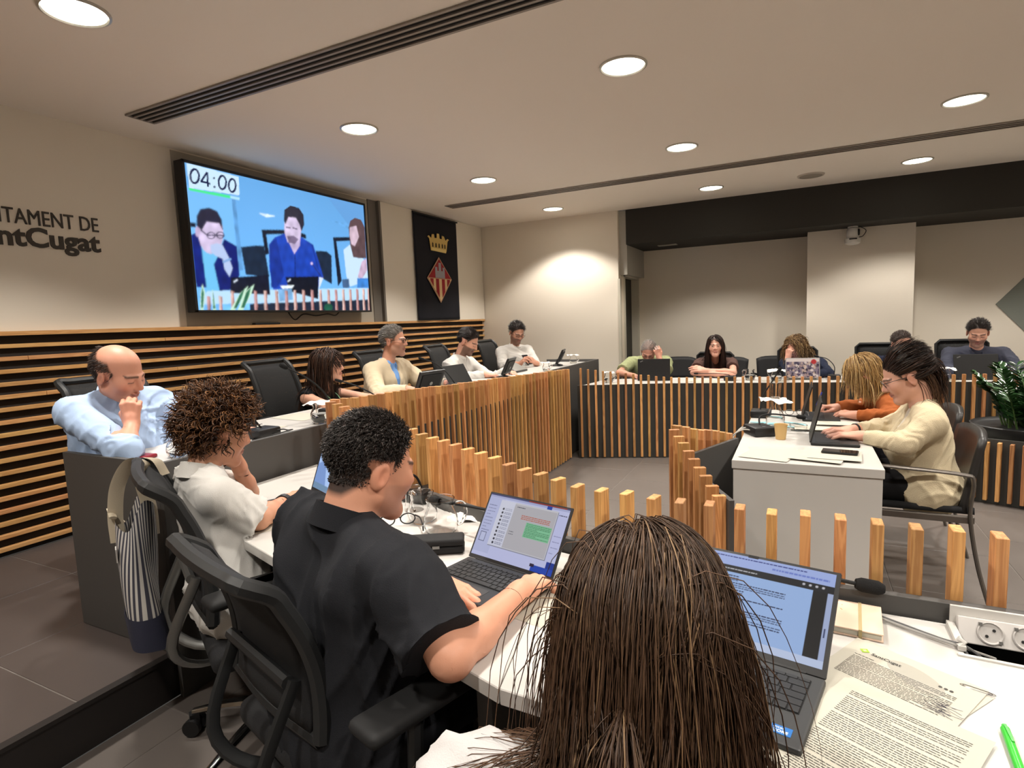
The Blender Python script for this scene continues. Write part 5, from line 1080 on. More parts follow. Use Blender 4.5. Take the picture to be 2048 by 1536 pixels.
# ---------------------------------------------------------------- hair strands
def tubes(P, rad_, sides=3):
    n, m, _ = P.shape; t = np.gradient(P, axis=1); t /= np.linalg.norm(t, axis=2, keepdims=True)+1e-9
    ref = np.array([.31, .52, .8]); u = np.cross(t, ref); u /= np.linalg.norm(u, axis=2, keepdims=True)+1e-9; w_ = np.cross(t, u); R_ = rad_ if rad_.ndim == 2 else np.repeat(rad_[:, None], m, 1)
    rings = [P+R_[..., None]*(math.cos(2*PI*k/sides)*u+math.sin(2*PI*k/sides)*w_) for k in range(sides)]; V = np.stack(rings, 2).reshape(-1, 3)
    base = (np.arange(n)[:, None]*m+np.arange(m-1)[None])*sides; F = [np.stack([base+k, base+(k+1) % sides, base+sides+(k+1) % sides, base+sides+k], -1).reshape(-1, 4) for k in range(sides)]
    return V, np.concatenate(F)
def strands(name, parent, Hc, B, sc, o, colliders=(), seed=3):
    rs = np.random.RandomState(seed); n = o['n']; cc = np.array([0, -.012, .034]); rr = np.array([.0775, .0975, .0875]); Q = []
    while sum(len(a) for a in Q) < n:
        d = rs.normal(size=(n*4, 3)); d /= np.linalg.norm(d, axis=1, keepdims=True); p = cc+d*rr; keep = hair_mask(p, o.get('recede', 0), o.get('bald', False), o.get('nape', 0)) > 0
        keep &= ~((np.abs(p[:, 0]) > .066) & (p[:, 1] > -.042) & (p[:, 1] < .024) & (p[:, 2] < .024))
        if 'lenfn' in o: keep &= o['lenfn'](p) > .1
        Q.append(p[keep])
    p = np.concatenate(Q)[:n]; nr = (p-cc)/rr**2; nr /= np.linalg.norm(nr, axis=1, keepdims=True); gl = B.T @ np.array([0, 0, -1.0])
    comb = o['comb'](p, rs) if callable(o['comb']) else np.tile(np.array(o['comb'], float), (n, 1)); comb = comb-nr*np.sum(comb*nr, 1, keepdims=True); comb /= np.linalg.norm(comb, axis=1, keepdims=True)+1e-9
    lift = o.get('lift', .3); dr = comb+nr*lift*rs.uniform(.4, 1.5, (n, 1))+rs.normal(size=(n, 3))*o.get('mess', .12); dr /= np.linalg.norm(dr, axis=1, keepdims=True)
    ln = rs.uniform(*o['len'], n)
    if 'lenfn' in o: ln = ln*o['lenfn'](p)
    m = o.get('seg', 6); ns = o.get('stick', 0); ss = np.concatenate([np.full(ns, .013), np.full(m-1-ns, 1.0)]); fixed = np.minimum(.013*ns, ln*.6); step_k = [np.where(k_ < ns, fixed/max(ns, 1), (ln-(fixed if ns else 0))/(m-1-ns)) for k_ in range(m-1)]; step = step_k[0]; layer = rs.uniform(0, 1, n)*o.get('thick', .008); pts = [p.copy()]; g = o.get('grav', .05); side = rs.normal(size=(n, 3))*o.get('wander', .02)
    col_l = [((c[0]-Hc) @ B/sc, (c[1]-Hc) @ B/sc, c[2]/sc, c[3]/sc) for c in colliders]; tgt = o.get('target')
    for k in range(1, m):
        if tgt is not None: tv = np.array(tgt)-p; dr = dr+tv/(np.linalg.norm(tv, axis=1, keepdims=True)+.02)*o.get('pull', .3)
        step = step_k[k-1]; dr = dr+(gl*g+side)*np.clip(step/.014, .2, 2.5)[:, None]; dr /= np.linalg.norm(dr, axis=1, keepdims=True); p = p+dr*step[:, None]
        if k <= ns:
            v = (p-cc)/(rr+layer[:, None]*min(1, k/4)+.002); k0 = np.linalg.norm(v, axis=1, keepdims=True); p = np.where((p[:, 2:3] > -.025) & (k0 > .9), cc+(p-cc)/k0, p)
        for c, r in ((cc, rr), (np.array([0, .028, -.028]), np.array([.064, .070, .086])))+(((np.array([0, .075, -.035]), np.array([.062, .075, .095])),) if o.get('clear') else ()):
            v = (p-c)/(r+layer[:, None]+.001); k0 = np.linalg.norm(v, axis=1, keepdims=True); ins = k0 < 1; p = np.where(ins, c+(p-c)/np.maximum(k0, .3), p)
        for a, b, r1, r2 in col_l:
            ba = b-a; t = np.clip(((p-a) @ ba)/(ba @ ba+1e-9), 0, 1)[:, None]; v = p-a-ba*t; dd = np.linalg.norm(v, axis=1, keepdims=True); R_ = r1+(r2-r1)*t+layer[:, None]*.6; p = np.where(dd < R_, a+ba*t+v/(dd+1e-9)*R_, p)
        dr = p-pts[-1]; dr /= np.linalg.norm(dr, axis=1, keepdims=True)+1e-9; pts.append(p.copy())
    P = np.stack(pts, 1)
    if o.get('curl'):
        am, fr_ = o['curl']; s_ = np.cumsum(np.concatenate([np.zeros((n, 1)), np.linalg.norm(np.diff(P, axis=1), axis=2)], 1), 1); ph = rs.uniform(0, 6.28, (n, 1)); t = np.gradient(P, axis=1); t /= np.linalg.norm(t, axis=2, keepdims=True)+1e-9
        u = np.cross(t, np.array([.3, .2, .93])); u /= np.linalg.norm(u, axis=2, keepdims=True)+1e-9; w_ = np.cross(t, u); env = np.clip(s_/(.25*s_[:, -1:]+1e-6), 0, 1)*am*rs.uniform(.5, 1.3, (n, 1)); a = s_*fr_*rs.uniform(.7, 1.4, (n, 1))+ph
        P = P+env[..., None]*(np.cos(a)[..., None]*u+np.sin(a)[..., None]*w_)
    W = Hc+(P*sc) @ B.T; r0 = o['rad']*rs.uniform(.6, 1.3, n); pf = np.interp(np.linspace(0, 1, m), [0, .15, .7, 1], [.8, 1, .9, .15]); V, F = tubes(W, r0[:, None]*pf[None], o.get('sides', 3))
    cols = np.array([c[:3] for c in o['cols']]); wt = np.array(o.get('cw', [1]*len(cols)), float); ci = rs.choice(len(cols), n, p=wt/wt.sum()); vr = o.get('var', .25); c = cols[ci]*rs.uniform(1-vr, 1+vr, (n, 1))
    cv = np.repeat(c[:, None], m, 1)
    if 'tip' in o: tt = np.clip((np.linspace(0, 1, m)-.35)/.65, 0, 1)[None, :, None]; cv = cv*(1-tt*o['tip'][1])+np.array(o['tip'][0][:3])*tt*o['tip'][1]
    cv = np.repeat(cv.reshape(-1, 3), o.get('sides', 3), 0)
    return link(name, npmesh(name, V, F, True, cv), M_hair, parent)
M_hair = mat('hair', (1, 1, 1, 1), .42, attr='Col', spec=.4); M_skin = mat('skin', (1, 1, 1, 1), .5, attr='Col', bump=.05, bscale=400, var=.06, vscale=30)
def collar(parent, N, up, F_, m, r=.064, hgt=.036, gap=24, drop=.035, spread=.018, name='collar', tilt=.25):
    ax = nrm(up*(1-tilt*0)-F_*0+0); B = frame(F_-ax*(F_ @ ax), ax); rows = []; n = 44
    for a0 in np.linspace(-180+gap, 180-gap, n):
        a = rad(a0); fr_ = abs(a0)/180.0; d = B @ np.array([math.sin(a), -math.cos(a), 0]); e = max(0, (abs(a0)-105)/50.0); tl = -tilt*.06*(math.cos(a)-1)*-1
        off = B[:, 2]*(-.028*(1-math.cos(a))*.5)
        rows.append([N+off+d*(r+.002)-B[:, 2]*.012, N+off+d*r+B[:, 2]*(hgt-.004*e), N+off+d*(r+.006)+B[:, 2]*(hgt+.001-.004*e), N+off+d*(r+spread)-B[:, 2]*(.016+drop*min(e, 1.1)), N+off+d*(r+spread-.003)-B[:, 2]*(.018+drop*min(e, 1.1))])
    mb = MB(); k = 5; mb.add([tuple(p) for r_ in rows for p in r_], [(i*k+j, (i+1)*k+j, (i+1)*k+j+1, i*k+j+1) for i in range(n-1) for j in range(k-1)]); o = mb.build(name, m, parent, smooth=True)
    s_ = o.modifiers.new('thickness', 'SOLIDIFY'); s_.thickness = .002; return o
def fabric(name, c, rough=.9, b=.25, sc=500, var=.06): return mat(name, c, rough, bump=b, bscale=sc, var=var, vscale=6, spec=.25)
def ik(S_, W, l1, l2, hint):
    d = W-S_; L = np.linalg.norm(d)+1e-9
    if L > (l1+l2)*.985: s_ = L/((l1+l2)*.985); l1 *= s_; l2 *= s_
    if L < abs(l1-l2)+.02: l1 = l2 = (l1+l2)/2
    u = d/L; a = (l1*l1-l2*l2+L*L)/(2*L); hh = math.sqrt(max(0, l1*l1-a*a)); h_ = np.array(hint, float); h_ = h_-u*(h_ @ u); return S_+u*a+nrm(h_)*hh
SKIN = lin(206, 158, 130)
def person(label, hip, face, head, hyaw, hpitch=10, hroll=0, floor=0, seat=.50, sw=.185, g=1.0, belly=.0, bust=False, nb=None, nback=.05, ndrop=.165, shz=0.0, shtw=0.0,
           R=None, L=None, skin=SKIN, hs=1.0, jaw=1.0, nose=1.0, face_o=None, tops=(), legs=(40, 42, 52), hres=.0052, bres=.015, cres=.0105, xres=.0048, legdir=None, shoe=(24, 22, 22), am=1.0, nk=1.0, boxes=True):
    face_o = dict(face_o or {}); o0 = np.array([hip[0], hip[1], floor]); t = thing('person', label, 'person', tuple(o0), 0)
    Fd = V3(math.cos(rad(face)), math.sin(rad(face)), 0); Rd = V3(Fd[1], -Fd[0], 0); Hc = np.array(head, float)-o0; hipc = V3(0, 0, seat+.04)
    hf = V3(math.cos(rad(hyaw))*math.cos(rad(-hpitch)), math.sin(rad(hyaw))*math.cos(rad(-hpitch)), math.sin(rad(-hpitch))); B = frame(hf, V3(0, 0, 1)); B = B @ np.array(Matrix.Rotation(rad(hroll), 3, 'Y'))
    N = Hc-V3(0, 0, ndrop)-Fd*nback if nb is None else np.array(nb, float)-o0
    J = Hc+B @ V3(0, -.022, -.045)*hs; Tu = nrm(N-hipc); Sc = N-Tu*.045; Rs = nrm(Rd*math.cos(rad(shtw))+Fd*math.sin(rad(shtw))+V3(0, 0, shz)); SR, SL = Sc+Rs*sw, Sc-Rs*sw
    arms = {}
    for nm, a, S_, sg in (('R', R, SR, 1), ('L', L, SL, -1)):
        if a is None: a = dict(w=o0+hipc+Fd*.28+Rd*sg*.16+V3(0, 0, .12), f=Fd, u=V3(0, 0, 1), pose='rest')
        W = np.array(a['w'], float)-o0; h_ = a.get('hint'); E = np.array(a['e'], float)-o0 if 'e' in a else ik(S_, W, .285, .25, Rd*sg*.6-Fd*.35-V3(0, 0, .8) if h_ is None else h_)
        arms[nm] = (S_, E, W, nrm(np.array(a.get('f', W-E), float)), np.array(a.get('u', (0, 0, 1)), float), a.get('pose', 'rest'), sg)
    torso = []
    for sg in (-1, 1):
        torso += [rc(Sc-Tu*.085+Rs*sg*(sw-.098), hipc+Rd*sg*.075+Tu*.05, .092*g, .108*g, .045), rc(N-Tu*.012+Rs*sg*.02, Sc+Rs*sg*(sw-.01), .050, .056, .05)]
        if bust: torso.append(sp(Sc-Tu*.17+nrm(np.cross(Rs, -Tu)*-1)*0+Fd*.085+Rs*sg*.07, .066, .05))
    torso.append(rc(hipc+Rd*.085, hipc-Rd*.085, .118*g, .118*g, .05)); torso.append(rc(Sc-Tu*.10+Fd*.02, Sc-Tu*.18+Fd*.03, .085*g, .09*g, .06))
    if belly: torso.append(sp(hipc+Tu*.15+Fd*(.03+.05*belly), .125*g, .07))
    legp = []; shoes = []; ld = Fd if legdir is None else V3(math.cos(rad(legdir)), math.sin(rad(legdir)), 0)
    for sg in (-1, 1):
        K = hipc+ld*.41+Rd*sg*.13-V3(0, 0, .02); A_ = V3(K[0], K[1], .09)-ld*(.03+.06*(sg > 0)); legp += [rc(hipc+Rd*sg*.09-V3(0, 0, .01), K, .088*g, .062, .03), rc(K, A_, .060, .042, .02)]; shoes.append((A_, sg))
    armp = []
    for S_, E, W, f_, u_, pose, sg in arms.values(): armp += [rc(S_, E, .048*am, .040*am, .03), rc(E+(W-E)*.02, E+(W-E)*.35, .040*am, .039*am, .02), rc(E+(W-E)*.3, W, .039*am, .0265*am, .02)]
    hp = head_prims(Hc, B, hs, jaw, nose); neck = [rc(J, N+Fd*.0, .053*hs*nk, .052*nk, .03)]; hands = {k: hand(a[2], a[3], a[4], a[6] if False else -a[6], a[5]) for k, a in arms.items()}
    hn = [p for v in hands.values() for p in v]; body = grow(torso, -.010)+grow(legp, -.008)+armp+neck+hp+hn; order = [p for p in body if not p[-1]]; body = order+[p for p in body if p[-1]]
    # keep sub-order inside the head: rebuild so carve steps follow the volumes they shape
    body = grow(torso, -.010)+grow(legp, -.008)+armp+neck+hp+hn
    fine = [(*bounds(hp, .012), hres)]
    if boxes:
        for k, v in hands.items(): fine.append((*bounds(v, .012), xres))
        for a in arms.values(): lo, hi = np.minimum(a[1], a[2])-.05, np.maximum(a[1], a[2])+.05; fine.append((lo, hi, .0095))
    lo, hi = bounds(body, .03); Vs, Fs = [], []; nv = 0
    D = evalsdf(body, lo, hi, bres); V, F = snet(D, lo, bres, [(a+bres*1.5, b-bres*1.5) for a, b, h in fine]); Vs.append(V); Fs.append(F); nv = len(V)
    for a, b, h in fine:
        D = evalsdf(body, a, b, h); sk = [(a2+h2*2, b2-h2*2) for a2, b2, h2 in fine if h2 < h]; V, F = snet(D, a, h, sk); Vs.append(V); Fs.append(F+nv); nv += len(V)
    V = np.concatenate(Vs); F = np.concatenate(Fs); col = head_paint(V, Hc, B, hs, skin, face_o)
    for k, v in hands.items():
        W = arms[k][2]; dd = np.linalg.norm(V-W, axis=1); w_ = np.clip((.20-dd)/.12, 0, 1)*.18; col = col*(1-w_[:, None])+np.array(skin[:3])*np.array([1.05, .78, .72])*w_[:, None]
    link('body', npmesh('body', V, F, True, col), M_skin, t)
    # clothes
    info = dict(t=t, Hc=Hc, B=B, N=N, Sc=Sc, Tu=Tu, Fd=Fd, Rd=Rd, Rs=Rs, arms=arms, hip=hipc, o0=o0, hs=hs, neck=neck, torso=torso, armp=armp)
    for ti, c in enumerate(tops):
        inf = c.get('inf', .006); P = grow(torso, inf); cuts = []; ends = []
        for a in arms.values():
            S_, E, W = a[0], a[1], a[2]; sl = c.get('sleeve', 'long'); r_ = c.get('loose', .006)+inf
            if sl == 'long': e = W-(W-E)*c.get('cuff', .06); P += [rc(S_, E, .051*am+r_, .042*am+r_, .028), rc(E, e, .042*am+r_, .028*am+r_*.8, .02)]; ends.append((e, nrm(W-E), .028*am+r_*.8))
            elif sl == 'short': e = S_+(E-S_)*c.get('slen', .72); P += [rc(S_, e, .053*am+r_, .052*am+r_*1.5, .028)]; ends.append((e, nrm(E-S_), .052*am+r_*1.5))
            elif sl == 'roll': e = E+(W-E)*c.get('slen', .35); P += [rc(S_, E, .053*am+r_, .046*am+r_, .028), rc(E, e, .046*am+r_, .044*am+r_, .02)]; ends.append((e, nrm(W-E), .044*am+r_))
            elif sl == 'none': cuts.append(rc(S_+Rs*a[6]*.035-Tu*.01, S_+Rs*a[6]*.05-Tu*.10, .042, .05, .02, True))
        if c.get('vneck'):
            dp, wd = c['vneck']; top = N+Fd*.05+Tu*.03; bt = N-Tu*dp+Fd*.16; cuts += [rc(top, bt, wd, .008, .012, True), rc(top+Fd*.05, bt+Fd*.06, wd, .02, .012, True)]
        if c.get('crew'): cuts.append(rc(N+Tu*.02+Fd*.0, N+Tu*.12+Fd*.02, c['crew'], c['crew'], .01, True))
        if c.get('hem'): P.append(rc(hipc+Rd*.08-V3(0, 0, .03), hipc-Rd*.08-V3(0, 0, .03), .118*g+.012, .118*g+.012, .05))
        mt = fabric(c['mat'], c['col'], c.get('rough', .9), c.get('bump', .25), c.get('bsc', 500), c.get('var', .05)); fo = c.get('fold', .004)
        armax = [(a[0], a[1], a[2]) for a in arms.values()]
        def ff(V_, N_, armax=armax, fo=fo):
            d = np.zeros(len(V_))
            for S_, E, W in armax:
                for A_, B_ in ((S_, E), (E, W)):
                    ax = nrm(B_-A_); tt = (V_-A_) @ ax; rad2 = np.linalg.norm(V_-A_-np.outer(tt, ax), axis=1); near = np.exp(-(np.maximum(rad2-.05, 0)/.03)**2)*(tt > .02)*(tt < np.linalg.norm(B_-A_)+.02); joint = np.exp(-(np.linalg.norm(V_-E, axis=1)/.10)**2)
                    d += near*(.25+joint)*fo*.55*np.sin(tt*72+4*np.sin(V_ @ np.array([23., 31, 17]))+3*np.sin(V_ @ np.array([-41., 19, 37])))
            return d
        smesh(c.get('name', 'shirt'), P+cuts, c.get('res', cres), fo, c.get('fsc', 26)*2.1, 3+ti+int(abs(hip[0])*50), mt, t, ff, ends)
        if c.get('collar'): collar(t, N+Tu*.012+Fd*.004, nrm(J-N)*.6+Tu*.4, Fd, mt, **c['collar'])
    if legs is not None:
        Mp = fabric('trousers_%d_%d_%d' % legs, lin(*legs)); smesh('trousers', grow(legp, .008)+[rc(hipc+Rd*.085-V3(0, 0, .02), hipc-Rd*.085-V3(0, 0, .02), .122*g, .122*g, .05)], .018, .004, 22, 5, Mp, t)
    for A_, sg in shoes:
        f2 = nrm(ld+Rd*sg*.15); smesh('shoe', [rc(V3(A_[0], A_[1], .045)-f2*.03, V3(A_[0], A_[1], .042)+f2*.10, .042, .036, .02), rc(V3(A_[0], A_[1], .034)+f2*.08, V3(A_[0], A_[1], .030)+f2*.17, .038, .028, .02), rc(V3(A_[0], A_[1], .05), A_+V3(0, 0, .01), .040, .044, .02)], .014, 0, 10, 1, mat('shoe_%d_%d_%d' % tuple(shoe), lin(*shoe), .5), t)
    return info
def add_glasses(i, frame_m, r=.0014, dy=.0):
    T = Matrix.Translation(i['Hc'].tolist()) @ Matrix(i['B'].tolist()).to_4x4() @ Matrix.Scale(i['hs'], 4) @ Matrix.Translation((0, .104+dy, .0)); return spectacles(i['t'], None, frame_m, T, r=r)
def add_hair(i, o, seed=3, body=True, name='hair'):
    c = []
    if body:
        N, Sc, Rs, Tu = i['N'], i['Sc'], i['Rs'], i['Tu']; c = [(p[1], p[2], p[3], p[4]) for p in i['neck']]+[(p[1], p[2], p[3]+.012, p[4]+.012) for p in i['torso'] if p[0] == 'rc']+[(p[1], p[2], p[3]+.014, p[4]+.014) for p in i['armp'][::3]]
    return strands(name, i['t'], i['Hc'], i['B'], i['hs'], o, c, seed)
# ================================================================ THE PEOPLE
DB_ = lin(34, 24, 20); BLK = lin(22, 18, 17); MED = lin(62, 44, 32)
def comb_part(px=0.0, back=.35, down=.5, out=.9):
    return lambda p, rs: np.stack([np.sign(p[:, 0]-px+rs.normal(size=len(p))*.006)*out*np.clip((p[:, 1]+.05)/.08, .04, 1), -back-(p[:, 1] < -.02)*.3, -down*np.ones(len(p))], 1)
def comb_back(p, rs): return np.stack([p[:, 0]*3, -np.ones(len(p)), .15*np.ones(len(p))-np.clip(-p[:, 1], 0, 1)*8], 1)
def comb_short(p, rs): return np.stack([p[:, 0]*4, -.5-p[:, 1]*2, -.35-np.clip(.05-p[:, 2], 0, .1)*8], 1)
def comb_fwd(p, rs): return np.stack([.35*np.ones(len(p)), .7*np.ones(len(p))-np.clip(-p[:, 1], 0, .1)*16, -.2-np.clip(.05-p[:, 2], 0, .1)*14], 1)
SH = dict(n=1500, len=(.014, .026), comb=comb_short, lift=.35, mess=.25, rad=.0011, seg=4, thick=.006, grav=.03)
glsB = mat('glasses_black', lin(22, 20, 20), .3); glsT = mat('glasses_tortoise', lin(66, 44, 30), .3); glsM = mat('glasses_metal', lin(120, 110, 104), .25, metal=.8)
COL = dict(r=.064, hgt=.034)
# 1 bald man, light blue shirt
i = person('balding man in a light blue shirt resting his chin on his fist', (-2.87, 1.57), 4, (-2.68, 1.49, 1.244), 22, 20, 6, floor=PLAT, sw=.19, g=1.12, belly=.7, nb=(-2.79, 1.53, 1.135), hres=.0044, xres=.0042, cres=.0085,
    R=dict(e=(-2.46, 1.36, .945), w=(-2.535, 1.44, 1.030), f=(-.12, .10, 1), u=(.75, -.65, .1), pose='fist'), L=dict(w=(-2.42, 1.86, .94), e=(-2.62, 1.80, .97), f=(.8, .4, -.1)),
    skin=lin(204, 146, 122), jaw=1.1, hs=1.03, face_o=dict(scalp=lin(70, 52, 42), bald=True, scalp_a=.8, brow=lin(60, 44, 36), eyes='shut'),
    tops=[dict(mat='shirt_light_blue', col=lin(168, 190, 222), sleeve='roll', slen=.30, inf=.010, fold=.008, fsc=22, collar=COL)], legs=(44, 46, 58))
add_hair(i, dict(SH, n=1100, bald=True, cols=[lin(40, 30, 26), lin(66, 50, 42)]), 4)
# 2 woman in black
i = person('woman with long brown hair in a black sleeveless top and green lanyard', (-3.08, 3.02), 12, (-2.92, 2.99, 1.155), 26, -2, 0, floor=PLAT, am=.86, sw=.165, g=.92, bust=True, nb=(-3.0, 3.0, .985),
    R=dict(w=(-2.46, 2.90, .925), e=(-2.76, 2.80, .90), f=(.9, .35, -.1), pose='rest'), L=dict(w=(-2.50, 3.22, .925), f=(.9, -.3, -.1)), skin=lin(206, 156, 132), hs=.96, jaw=.94, nose=.95,
    face_o=dict(scalp=DB_, hair=DB_), tops=[dict(name='top', mat='top_black', col=lin(20, 20, 24), sleeve='none', inf=.006, fold=.003, vneck=(.10, .045))], legs=(30, 30, 34))
add_hair(i, dict(n=1050, len=(.26, .38), comb=comb_part(.01, .25, .4), lift=.35, mess=.1, rad=.0027, seg=13, stick=6, thick=.016, clear=True, grav=.25, cols=[lin(52, 34, 26), lin(78, 52, 38), lin(40, 27, 22)], wander=.015), 5)
add_hair(i, dict(n=110, len=(.09, .12), comb=lambda p, rs: np.stack([-.5*np.ones(len(p)), .9*np.ones(len(p)), -.2*np.ones(len(p))], 1), lift=.3, mess=.1, rad=.002, seg=8, thick=.012, grav=.3, cols=[lin(58, 38, 28)], lenfn=lambda p: np.where((p[:, 1] > .03), 1, .05)), 6, name='fringe')
add_glasses(i, glsB, .0016)
N_ = i['N']; F_ = i['Fd']; MB().tube(bez([tuple(N_+i['Rd']*.05+V3(0, 0, .02)), tuple(N_+i['Rd']*.055+F_*.10-V3(0, 0, .06)), tuple(N_+F_*.155-V3(0, 0, .16)), tuple(N_-i['Rd']*.055+F_*.10-V3(0, 0, .06)), tuple(N_-i['Rd']*.05+V3(0, 0, .02))], 30), .006, 6, flat=.3).build('lanyard', mat('lanyard_green', lin(120, 170, 130), .7), i['t'])
# 3 man in beige jacket
i = person('grey haired man in a beige jacket and blue polo shirt', (-3.06, 3.74), 2, (-2.95, 3.77, 1.290), 18, 2, 0, floor=PLAT, sw=.195, g=1.05, nb=(-3.0, 3.74, 1.105), R=dict(w=(-2.62, 3.50, .93), e=(-2.86, 3.43, .90), f=(.9, .3, -.1)), L=dict(w=(-2.55, 3.92, .93), f=(.9, -.2, -.1)),
    skin=lin(202, 148, 124), face_o=dict(scalp=lin(120, 114, 108), brow=lin(90, 84, 80), beard=(lin(150, 130, 118), .3)),
    tops=[dict(name='polo_shirt', mat='polo_blue', col=lin(112, 154, 210), sleeve='bare', inf=.004, collar=dict(r=.060, hgt=.03)), dict(name='jacket', mat='jacket_beige', col=lin(206, 190, 162), inf=.016, sleeve='long', vneck=(.30, .050), fold=.005, fsc=18, collar=dict(r=.070, hgt=.022, gap=38, drop=.09, spread=.03))], legs=(60, 58, 60))
add_hair(i, dict(SH, n=1700, len=(.02, .04), comb=comb_back, lift=.4, cols=[lin(116, 112, 108), lin(150, 146, 140), lin(84, 80, 76)]), 7); add_glasses(i, glsT, .0020)
# 4 bearded man in white looking down
i = person('dark bearded man in a white shirt looking down at the desk', (-3.04, 4.80), 6, (-2.88, 4.83, 1.235), 8, 30, 0, floor=PLAT, sw=.19, g=1.0, nb=(-2.97, 4.80, 1.065), R=dict(w=(-2.58, 4.62, .93), f=(.9, .3, -.1), e=(-2.82, 4.50, .90)), L=dict(w=(-2.55, 4.98, .93), f=(.9, -.3, -.1)),
    skin=lin(208, 156, 132), face_o=dict(scalp=BLK, brow=BLK, beard=(lin(50, 36, 30), .75), eyes='shut'), tops=[dict(mat='shirt_white', col=lin(206, 202, 196), sleeve='long', inf=.010, fold=.006, fsc=22, collar=COL)], legs=(40, 44, 60))
add_hair(i, dict(SH, n=1800, len=(.02, .045), comb=comb_back, lift=.45, cols=[BLK, lin(34, 28, 26)]), 8)
# 5 man in white with phone
i = person('man with dark curly hair in a white shirt looking at his phone', (-2.99, 6.02), -28, (-2.93, 6.02, 1.285), -38, 28, 0, floor=PLAT, sw=.19, g=1.0, nb=(-2.985, 6.06, 1.105), R=dict(w=(-2.76, 5.72, .94), f=(.5, -.2, .4), u=(-.4, -.5, .6), e=(-2.98, 5.74, .92), pose='hold'), L=dict(w=(-2.62, 5.86, .935), f=(-.2, -.5, .3), u=(.8, -.2, .4), pose='hold'),
    skin=lin(196, 146, 122), face_o=dict(scalp=BLK, brow=BLK, beard=(lin(60, 46, 40), .6), eyes='shut'), tops=[dict(mat='shirt_white', col=lin(206, 202, 196), sleeve='roll', slen=.5, inf=.010, fold=.006, fsc=22, collar=COL)], legs=(40, 44, 60))
add_hair(i, dict(SH, n=1500, len=(.02, .045), comb=comb_back, lift=.7, curl=(.004, 300), cols=[BLK, lin(48, 42, 40), lin(80, 74, 70)], cw=[4, 3, 1]), 9); add_glasses(i, glsB, .0016)
t = thing('smartphone', 'phone held in both hands by the man in white at the corner', 'phone', (-2.70, 5.78, .985), rad(-35)); t.rotation_euler = (rad(40), 0, rad(55)); MB().box((0, 0, 0), (.072, .15, .009)).build('body', M_black, t, bevel=.003); MB().box((0, 0, .005), (.066, .14, .001)).build('screen', mat('phone_glass', lin(26, 24, 30), .05), t)
# 6 man in green t-shirt
i = person('grey haired man in a light green t-shirt holding his forehead', (-1.64, 6.90), -82, (-1.535, 6.56, 1.015), -84, 38, -6, sw=.195, g=1.1, nb=(-1.575, 6.73, .915), L=dict(e=(-1.315, 6.42, .775), w=(-1.40, 6.475, .945), f=(-.25, -.12, 1), u=(.3, -.9, .2), pose='soft'), R=dict(w=(-1.62, 6.22, .765), e=(-1.84, 6.42, .775), f=(.6, -.6, 0), u=(0, 0, 1), pose='rest'),
    skin=lin(206, 150, 126), face_o=dict(scalp=lin(140, 132, 126), scalp_a=.8, recede=.012, brow=lin(90, 80, 74), eyes='shut'), tops=[dict(name='t_shirt', mat='tshirt_green', col=lin(158, 164, 122), sleeve='short', inf=.008, fold=.005, slen=.75)], legs=(50, 50, 56))
add_hair(i, dict(SH, n=1300, recede=.012, cols=[lin(150, 144, 138), lin(110, 104, 100)]), 10); add_glasses(i, glsB, .0016)
# 7 woman with folded arms
i = person('woman with long dark hair in a brown top with folded arms', (-.84, 6.92), -84, (-.823, 6.62, 1.055), -82, -4, 0, am=.86, sw=.17, g=.92, bust=True, nb=(-.83, 6.70, .895), R=dict(e=(-1.02, 6.42, .785), w=(-.78, 6.34, .775), f=(1, -.1, .05), u=(0, -.2, 1), pose='flat'), L=dict(e=(-.62, 6.44, .785), w=(-.88, 6.37, .81), f=(-1, -.05, .2), u=(-.1, -.6, .8), pose='flat'),
    skin=lin(208, 158, 136), hs=.96, jaw=.93, nose=.9, face_o=dict(scalp=lin(30, 20, 18), hair=lin(30, 22, 20)), tops=[dict(name='top', mat='top_brown', col=lin(84, 62, 56), sleeve='short', slen=.5, inf=.006, fold=.004, vneck=(.13, .05))], legs=(34, 32, 36))
add_hair(i, dict(n=1050, len=(.30, .40), comb=comb_part(.012, .05, .6), lift=.3, mess=.08, rad=.0027, seg=13, stick=6, thick=.014, clear=True, grav=.28, cols=[lin(40, 26, 22), lin(58, 38, 30), lin(28, 19, 17)], wander=.01), 11)
# 8 woman with wavy dark blond hair
i = person('woman with wavy dark blond hair and navy top leaning on her hand', (0.06, 6.92), -92, (-.03, 6.52, 1.03), -128, 22, 10, am=.86, sw=.165, g=.92, nb=(.03, 6.68, .89), R=dict(e=(-.08, 6.36, .775), w=(-.105, 6.40, .925), f=(.15, .1, 1), u=(-.6, -.7, 0), pose='fist'), L=dict(w=(.12, 6.36, .775), e=(.25, 6.5, .775), f=(-.6, -.5, 0)),
    skin=lin(208, 156, 134), hs=.96, jaw=.93, nose=.95, face_o=dict(scalp=lin(84, 64, 42), eyes='shut'), tops=[dict(name='top', mat='top_navy', col=lin(34, 40, 58), sleeve='long', inf=.008, fold=.005)], legs=(34, 36, 50))
add_hair(i, dict(n=1050, len=(.22, .30), comb=comb_part(-.01, .3, .4), lift=.5, mess=.15, rad=.0027, seg=14, stick=5, thick=.026, clear=True, grav=.18, curl=(.008, 110), cols=[lin(120, 92, 58), lin(150, 120, 80), lin(86, 64, 42), lin(170, 142, 100)], cw=[4, 2, 4, 1]), 12); add_glasses(i, mat('glasses_red', lin(110, 40, 36), .3), .0017)
